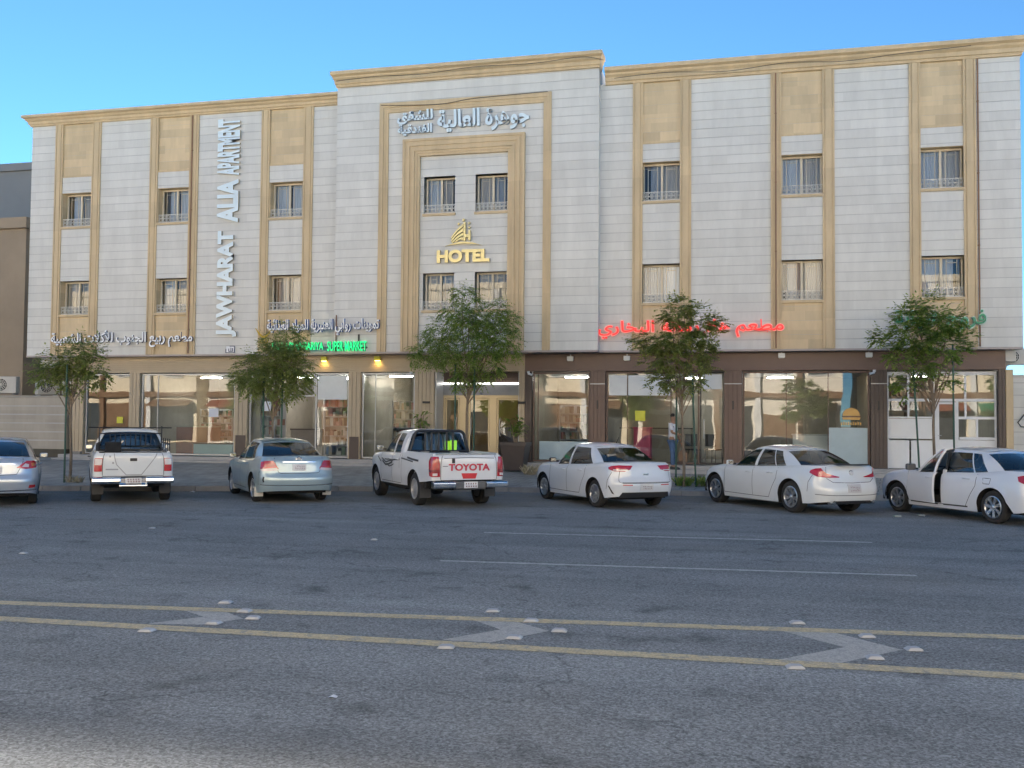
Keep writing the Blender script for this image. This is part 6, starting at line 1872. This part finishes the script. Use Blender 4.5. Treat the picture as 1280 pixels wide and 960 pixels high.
tuft("dry_grass_tuft", "yellowish dry grass at the foot of the leftmost tree", -18.0, -7.2, .14, 50, .3, DRY, 4)
# soft bush at the left edge
rb = random.Random(5); mb = MB()
tb = thing("bush", "soft dusty green bush at the left edge before the boundary wall", "bush", (-25.2, -4.2, .2))
st = MB()
for k in range(60):
    v = Vector((rb.gauss(0, .42), rb.gauss(0, .35), rb.uniform(.3, 1.75)))
    if k % 3 == 0: st.tube([(0, 0, 0), v*.5, v], [.02, .012, .006], 5)
    for m_ in range(4): leaf_spray(mb, v, Vector((rb.uniform(-1, 1), rb.uniform(-1, 1), rb.uniform(-.2, .9))), rb.uniform(.15, .3), 5, rb, .022, .09, .4)
st.build("stem", BARK, tb); mb.build("foliage", LEAF_DRY, tb)
# potted plants either side of the entrance
POT = plain("pot", (.055, .042, .038), .5, var=.1)
def potted(x, y, z, w, h, ph, label, plabel, seed, lean=0):
    t = thing("planter", label, "planter", (x, y, z), group="dark planters beside the entrance")
    mb = MB(); a, b_ = w*.36, w*.5
    o_ = [(-a, -a, 0), (a, -a, 0), (a, a, 0), (-a, a, 0), (-b_, -b_, h), (b_, -b_, h), (b_, b_, h), (-b_, b_, h), (-b_+.05, -b_+.05, h), (b_-.05, -b_+.05, h), (b_-.05, b_-.05, h), (-b_+.05, b_-.05, h), (-b_+.06, -b_+.06, h-.08), (b_-.06, -b_+.06, h-.08), (b_-.06, b_-.06, h-.08), (-b_+.06, b_-.06, h-.08)]
    mb.add(o_, [(3, 2, 1, 0)]+[(i+4*r, (i+1) % 4+4*r, (i+1) % 4+4*(r+1), i+4*(r+1)) for r in range(3) for i in range(4)]+[(12, 13, 14, 15)])
    mb.build("pot", POT, t, bevel=.01)
    rim = MB(); rim.box(-b_-.02, b_+.02, -b_-.02, -b_+.0, h-.10, h+.005); rim.box(-b_-.02, b_+.02, b_, b_+.02, h-.10, h+.005); rim.box(-b_-.02, -b_, -b_, b_, h-.10, h+.005); rim.box(b_, b_+.02, -b_, b_, h-.10, h+.005); rim.build("rim", POT, t)
    rn = random.Random(seed)
    p = thing("potted_plant", plabel, "plant", (x, y, z+h-.08), group="leafy plants in the dark planters")
    sm = MB(); lm = MB()
    for s_ in range(5):
        top = Vector((rn.uniform(-.22, .22)+lean, rn.uniform(-.2, .2), ph*rn.uniform(.55, 1)))
        sm.tube([(rn.uniform(-.06, .06), rn.uniform(-.06, .06), 0), top*.5, top], [.02, .015, .01], 6)
        for k in range(16):
            q = top*rn.uniform(.3, 1.0); a = rn.uniform(0, 6.28); d = Vector((math.cos(a), math.sin(a), rn.uniform(.0, .9))).normalized(); l = rn.uniform(.25, .48)
            w = d.cross(Vector((0, 0, 1))).normalized()*.045
            e1 = q+d*l*.5+Vector((0, 0, .03)); e2 = q+d*l-Vector((0, 0, l*.25))
            lm.add([q, e1+w, e2, e1-w], [(0, 1, 2, 3)])
    sm.build("stem", BARK, p); lm.build("leaf_cluster", LEAF, p)
potted(-7.22, -.6, .40, .80, .88, .95, "square dark brown tapered planter right of the entrance", "tall leafy plant in the planter right of the entrance", 8)
potted(-10.45, -.3, .43, .80, .88, 1.0, "square dark planter left of the entrance, mostly behind the lettered pickup", "leafy plant left of the entrance above the lettered pickup's cab", 9)

# ================================================================ BOUNDARY WALLS, UNITS, RUBBISH
M['block_wall'] = stone("boundary_stone", (.38, .345, .29), .33, 1.1, .05, .10, .7)
bw = thing("boundary_wall", "cream coursed boundary wall with a dark base left of the hotel", "wall", (-32, .7, 0))
mb = MB(); mb.courses(-45+32, -24.42+32, .78, 2.66, -.05, h=.315, base=.78, g=.045, depth=.25); mb.build("wall", M['block_wall'], bw)
MB().box(-13, 7.58, -.04, .19, -.05, .778).build("base", plain("wall_base", (.085, .075, .055), .8, var=.2), bw)
MB().box(-13, 7.58, -.08, .22, 2.662, 2.74).build("coping", plain("coping", (.36, .33, .28), .7), bw, bevel=.01)
br = thing("boundary_wall", "white coursed boundary wall right of the hotel under the air conditioner", "wall", (12, .9, 0))
mb = MB(); mb.courses(7.33-12, 26-12, .3, 3.35, 0, h=.36, base=.3, depth=.25); mb.build("wall", M['white_stone'], br)
MB().box(7.34-12, 14, -.03, .28, 3.352, 3.42).build("coping", M['white_stone'], br, bevel=.008)
AC_M = plain("ac_paint", (.50, .49, .46), .5, var=.1)
def ac_unit(x, y, z, rz, s_, label):
    t = thing("air_conditioner", label, "air conditioner", (x, y, z), rz, "outdoor air conditioning units")
    w, d, h = .46*s_, .16*s_, .32*s_
    MB().box(-w, w, -d, d, 0, 2*h).build("casing", AC_M, t, bevel=.02)
    g = MB(); c = (-w*.25, -d-.012, h)
    for rr in (.06, .12, .18, .24): g.tube([(c[0]+rr*s_*math.cos(a*math.pi/10), c[1], c[2]+rr*s_*math.sin(a*math.pi/10)) for a in range(21)], .008, 4, False)
    for k in range(6): a = math.pi*k/6; g.tube([(c[0]-.25*s_*math.cos(a), c[1], c[2]-.25*s_*math.sin(a)), (c[0]+.25*s_*math.cos(a), c[1], c[2]+.25*s_*math.sin(a))], .006, 4)
    g.build("fan_guard", M['grille'], t)
    MB().lathe([(.24*s_, 0), (.24*s_, -.004), (0, -.004)], 'Y', 24, (c[0], -d-.001, c[2])).build("fan_opening", M['black'], t)
    b = MB(); b.box(-w*.8, -w*.8+.04, -d, d+.1, -.05, -.002); b.box(w*.8-.04, w*.8, -d, d+.1, -.05, -.002); b.build("bracket", M['grey_paint'], t)
ac_unit(-27.9, 1.6, 2.85, math.radians(15), 1.0, "large air conditioner standing behind the boundary wall at the left edge")
ac_unit(-26.2, 1.8, 2.80, math.radians(60), .9, "air conditioner behind the boundary wall, halfway to the hotel corner")
ac_unit(-24.9, 1.5, 2.80, math.radians(-10), .8, "air conditioner behind the boundary wall right beside the hotel corner")
ac_unit(7.55, 1.2, 3.72, math.radians(-8), .75, "air conditioner on the hotel's right corner above the white wall")
mb = MB(); mb.tube([(7.75, .86, 2.75), (7.74, .82, 2.35), (7.60, .80, 2.15), (7.50, .80, 2.02), (7.58, .80, 1.9), (7.78, .80, 1.88), (7.95, .8, 1.95)], .018, 6)
tag(mb.build("hose", M['black']), "black looped hose hanging on the white wall at the right edge", "hose")
BOT = glass("bottle_plastic", (.8, .88, .86), 1.5, .1)
def bottle(x, y, rz, label):
    t = thing("plastic_bottle", label, "litter", (x, y, .034), rz)
    t.scale = (.7, .7, .6)
    MB().lathe([(.0, -.11), (.03, -.11), (.033, -.09), (.028, -.03), (.033, .02), (.03, .05), (.013, .085), (.013, .10)], 'Y', 12).build("body", plain("crushed_bottle", (.34, .38, .38), .3), t, smooth=True)
    MB().lathe([(.015, .10), (.015, .12), (0, .12)], 'Y', 10).build("cap", M['green_front'], t)
bottle(3.42, -8.52, .8, "crushed clear bottle on the asphalt under the door of the right hand saloon")
bottle(2.90, -8.88, 2.0, "small crushed bottle on the asphalt by the front wheel of the right hand saloon")
mb = MB(); mb.add([(-.06, -.05, .01), (.0, -.055, .03), (.07, -.03, .012), (.06, .05, .016), (0, .04, .04), (-.06, .05, .008)], [(0, 1, 4, 5), (1, 2, 3, 4)])
o = mb.build("paper_scrap", M['paper']); o.location = (-14.25, -7.5, .0); tag(o, "white paper scrap on the asphalt between the older pickup and the silver blue saloon", "litter")
o = mb.build("paper_scrap", M['paper']); o.location = (-2.83, -24.34, .0); o.scale = (.5, .5, .5); tag(o, "tiny pale scrap on the near lane of asphalt", "litter")

# ================================================================ THE MAN AT THE RESTAURANT
SKIN = plain("skin", (.30, .17, .11), .55, var=.08)
SHIRT = plain("shirt", (.60, .62, .66), .8, var=.1, scale=12)
JEANS = plain("jeans", (.075, .13, .24), .8, var=.2, scale=15)
HAIR = plain("hair", (.012, .010, .009), .6)
def skinned(name, verts, edges, radii, mat, parent, levels=2):
    me = bpy.data.meshes.new(name); me.from_pydata(verts, edges, [])
    o = bpy.data.objects.new(name, me); COL.objects.link(o); o.parent = parent
    m_ = o.modifiers.new("skin", 'SKIN')
    for v, r in zip(me.skin_vertices[0].data, radii): v.radius = (r, r) if not isinstance(r, tuple) else r
    me.skin_vertices[0].data[0].use_root = True
    m_.use_smooth_shade = True
    sd_ = o.modifiers.new("subd", 'SUBSURF'); sd_.levels = levels; sd_.render_levels = levels
    me.materials.append(mat)
    return o
man = thing("person", "man in white shirt and blue jeans standing by the restaurant door", "person", (-2.40, -.02, .5), math.radians(-20))
# body (skin), facing +X: pelvis, spine, neck, head, arms and legs in one surface
V = [(0, 0, .88), (0, 0, 1.08), (.01, 0, 1.28), (.0, 0, 1.40), (.015, 0, 1.47), (.03, 0, 1.56), (.035, 0, 1.63),
     (0, .17, 1.37), (.02, .22, 1.12), (.14, .20, .92), (.19, .19, .85),
     (0, -.17, 1.37), (.08, -.22, 1.13), (.27, -.19, 1.07), (.34, -.18, 1.09),
     (0, .09, .84), (.02, .10, .48), (-.03, .10, .09), (.10, .11, .04),
     (0, -.09, .84), (.05, -.10, .48), (.04, -.10, .09), (.17, -.11, .04)]
E_ = [(0, 1), (1, 2), (2, 3), (3, 4), (4, 5), (5, 6), (3, 7), (7, 8), (8, 9), (9, 10), (3, 11), (11, 12), (12, 13), (13, 14), (0, 15), (15, 16), (16, 17), (17, 18), (0, 19), (19, 20), (20, 21), (21, 22)]
R_ = [.12, .11, .13, .08, .055, .088, .07, .058, .045, .034, .03, .058, .045, .034, .03, .082, .058, .04, .035, .082, .058, .04, .035]
skinned("body", V, E_, R_, SKIN, man)
skinned("shirt", [(0, 0, .88), (0, 0, 1.08), (.01, 0, 1.27), (.0, 0, 1.385), (0, .165, 1.365), (.02, .215, 1.16), (0, -.165, 1.365), (.07, -.215, 1.17)], [(0, 1), (1, 2), (2, 3), (3, 4), (4, 5), (3, 6), (6, 7)], [.15, .135, .15, .09, .07, .062, .07, .062], SHIRT, man)
skinned("jeans", [(0, 0, .90), (0, .09, .82), (.02, .10, .48), (-.03, .10, .12), (0, -.09, .82), (.05, -.10, .48), (.04, -.10, .12)], [(0, 1), (1, 2), (2, 3), (0, 4), (4, 5), (5, 6)], [.125, .098, .075, .065, .098, .075, .065], JEANS, man)
skinned("hair", [(-.035, 0, 1.585), (-.01, 0, 1.675), (.06, 0, 1.685)], [(0, 1), (1, 2)], [.083, .072, .045], HAIR, man)
f = MB()
for sy in (-1, 1):
    f.obox((.115, sy*.032, 1.60), (.008, 0, 0), (0, .012, 0), (0, 0, .006)); f.obox((.118, sy*.032, 1.618), (.006, 0, 0), (0, .018, 0), (0, 0, .004))
    f.lathe([(0, -.008), (.028, -.006), (.03, .006), (0, .01)], 'Y', 10, (.02, sy*.088, 1.59))
f.obox((.125, 0, 1.575), (.016, 0, 0), (0, .011, 0), (.004, 0, -.02)); f.obox((.113, 0, 1.535), (.006, 0, 0), (0, .022, 0), (0, 0, .005))
f.build("face", SKIN, man)
for (hx, hy, hz, dx, dz, sg) in ((.19, .19, .85, .35, -1, 1), (.34, -.18, 1.09, .9, -.25, -1)):
    d = Vector((dx, 0, dz)).normalized(); n2 = Vector((0, 1, 0)); b3 = d.cross(n2)
    vs = [Vector((hx, hy, hz)), Vector((hx, hy, hz))+d*.075]; es = [(0, 1)]; rs = [.024, .03]
    for k, (off, ln) in enumerate(((-.03, .062), (-.01, .072), (.011, .068), (.03, .054))):
        i = len(vs); k0 = vs[1]+n2*off; vs += [k0+d*.02, k0+d*ln*.6-b3*.012, k0+d*ln-b3*.035]; es += [(1, i), (i, i+1), (i+1, i+2)]; rs += [.010, .009, .008]
    i = len(vs); vs += [vs[0]+d*.03-b3*.03, vs[0]+d*.065-b3*.048]; es += [(0, i), (i, i+1)]; rs += [.012, .009]
    skinned("hand", [tuple(v) for v in vs], es, rs, SKIN, man)
for sx, sy in ((.03, .105), (.10, -.105)):
    s_ = MB(); s_.prism([(-.09, 0), (.19, 0), (.19, .03), (.12, .06), (.02, .09), (-.08, .10), (-.10, .05)], sy-.045, sy+.045)
    o = s_.build("shoe", M['black'], man, bevel=.015); o.location = (sx-.03, 0, 0)
bag = thing("bag", "brown bag hanging from the hand of the man at the restaurant", "bag", (-2.06, -.30, .92), math.radians(-20))
bm_ = MB(); bm_.prism([(-.12, -.17), (.12, -.17), (.16, .05), (.05, .20), (-.05, .20), (-.15, .06)], -.06, .06); bm_.build("pouch", plain("bag_brown", (.20, .12, .07), .7, var=.15), bag, bevel=.02)
MB().tube([(-.05, 0, .19), (-.03, 0, .30), (.03, 0, .30), (.05, 0, .19)], .012, 6).build("strap", M['dark_brown'], bag)
# ================================================================ NEIGHBOURS AND THE STREET BEHIND THE CAMERA
M['tan_wall'] = plain("tan_wall", (.33, .26, .185), .85, var=.12, scale=.6, bump=.1)
M['grey_wall'] = plain("grey_wall", (.26, .255, .25), .85, var=.08, scale=.4)
M['cream_wall'] = plain("cream_wall", (.80, .71, .55), .8, var=.08, scale=.4)
M['pale_wall'] = plain("pale_wall", (.82, .77, .68), .8, var=.06, scale=.4)
M['win_dark'] = plain("win_dark", (.06, .07, .08), .12, var=.1)
def block(name, label, x0, x1, y0, y1, h, wall, face, rows, wins, cols=None, trim=None):
    """A plain street building: walls with a parapet, and real window boxes on the street face (face = -1 looks to -Y, +1 to +Y)."""
    t = thing(name, label, "building", ((x0+x1)/2, (y0+y1)/2, 0))
    cx, cy = (x0+x1)/2, (y0+y1)/2
    MB().box(x0-cx, x1-cx, y0-cy, y1-cy, 0, h).build("wall", wall, t)
    yf = (y1 if face > 0 else y0)-cy
    b = MB(); b.box(x0-cx-.15, x1-cx+.15, yf-.2, yf+.2, h-.35, h+.1)
    b.box(x0-cx-.15, x0-cx+.2, y0-cy+.3, y1-cy-.3, h-.35, h+.1); b.box(x1-cx-.2, x1-cx+.15, y0-cy+.3, y1-cy-.3, h-.35, h+.1)
    b.build("parapet", trim or wall, t)
    w0 = None
    for r in rows:
        for k in range(wins):
            x = x0-cx+(k+.5)*(x1-x0)/wins
            if w0 is None:
                f = MB(); f.box(-.8, .8, -.06, .06, 0, 1.5); w0 = f.build("window", M['win_dark'], t); o = w0
                q = MB(); q.box(-.88, .88, -.1, .1, -.1, 0); q.box(-.88, -.8, -.09, .09, 0, 1.5); q.box(.8, .88, -.09, .09, 0, 1.5); q.box(-.03, .03, -.085, .085, 0, 1.5); q.box(-.88, .88, -.1, .1, 1.5, 1.6); q.build("frame", M['white_paint'], w0)
            else: o = copy_tree(w0, t)
            o.location = (x, yf, r)
    return t
block("apartment_building", "tan rendered building beyond the boundary wall left of the hotel", -62, -29.6, 4.5, 15, 10.2, M['tan_wall'], -1, (4.6, 7.6), 5)
block("apartment_building", "taller grey building farther back at the left edge of the photo", -80, -39, 20, 34, 17.2, M['grey_wall'], -1, (6,), 3)
block("apartment_building", "unseen tall grey block added behind the left end of the hotel to stop the sun", -38.5, -19, 16.6, 19.9, 18.4, M['grey_wall'], -1, (6, 9.5), 4)  # added out of view to keep sunlight off the left edge of the road
# across the street, seen only as reflections in the glass
OPP = [(-66, -44, 12.4, 'cream_wall'), (-43, -27, 13.6, 'pale_wall'), (-25, -9, 12.2, 'cream_wall'), (-8.2, 6, 13.8, 'pale_wall'), (8, 24, 12.0, 'cream_wall'), (25, 50, 13.4, 'pale_wall')]
M['awning'] = plain("awning", (.30, .10, .06), .8, var=.1)
M['brown_wall'] = plain("brown_wall", (.22, .13, .075), .8, var=.12)
for i, (a, b_, h, m_) in enumerate(OPP):
    t = block("apartment_building", ["cream sunlit building", "white sunlit building", "cream sunlit shop building", "taller white sunlit building", "low cream sunlit building", "long white sunlit building"][i]+" across the street, reflected in the "+["leftmost", "second", "supermarket", "restaurant", "burger shop", "white end shop"][i]+" windows", a, b_, -56, -40.5, h, M[m_], 1, (5.4, 9.0), 5)
    rn = random.Random(i); w = b_-a; n_ = 5; yf = 15.5/2
    for k in range(n_):
        x0 = -w/2+w*k/n_+.35; x1 = -w/2+w*(k+1)/n_-.35
        MB().box(x0, x1, yf-.02, yf+.05, .15, rn.choice((2.6, 3.2, 3.4))).build("shopfront", M['win_dark'] if k % 3 else M['brown_wall'], t)
        if rn.random() < .6: MB().prism([(yf+.05, 3.5), (yf+1.1, 3.0), (yf+1.1, 2.9), (yf+.05, 3.4)], x0, x1, 'YZ').build("awning", M[rn.choice(('awning', 'brown_wall', 'green_front', 'white_paint'))], t)
        if k: MB().box(x0-.55, x0-.15, yf, yf+.25, .0, h-.4).build("pier", M['brown_wall'] if (k+i) % 2 else M['white_paint'], t)
    MB().box(-w/2, w/2, yf, yf+.35, 3.75, 4.15).build("string_course", M['brown_wall'], t)
for k, x in enumerate((-38, -29.5, -18, -8.5, 3.5, 16)):
    rn = random.Random(40+k)
    tree("street_tree", "street tree across the road before the "+["first", "second", "third", "fourth", "fifth", "sixth"][k]+" reflected building from the left", (x, -37.8+rn.uniform(-.5, .5), 0), (.1, 0, 0), 2.2,
         [(rn.uniform(-1.2, 1.2), rn.uniform(-.6, .6), rn.uniform(2.6, 5.0), rn.uniform(.45, .8)) for _ in range(9)], 60+k, LEAF, .55, .05, .2, .4)
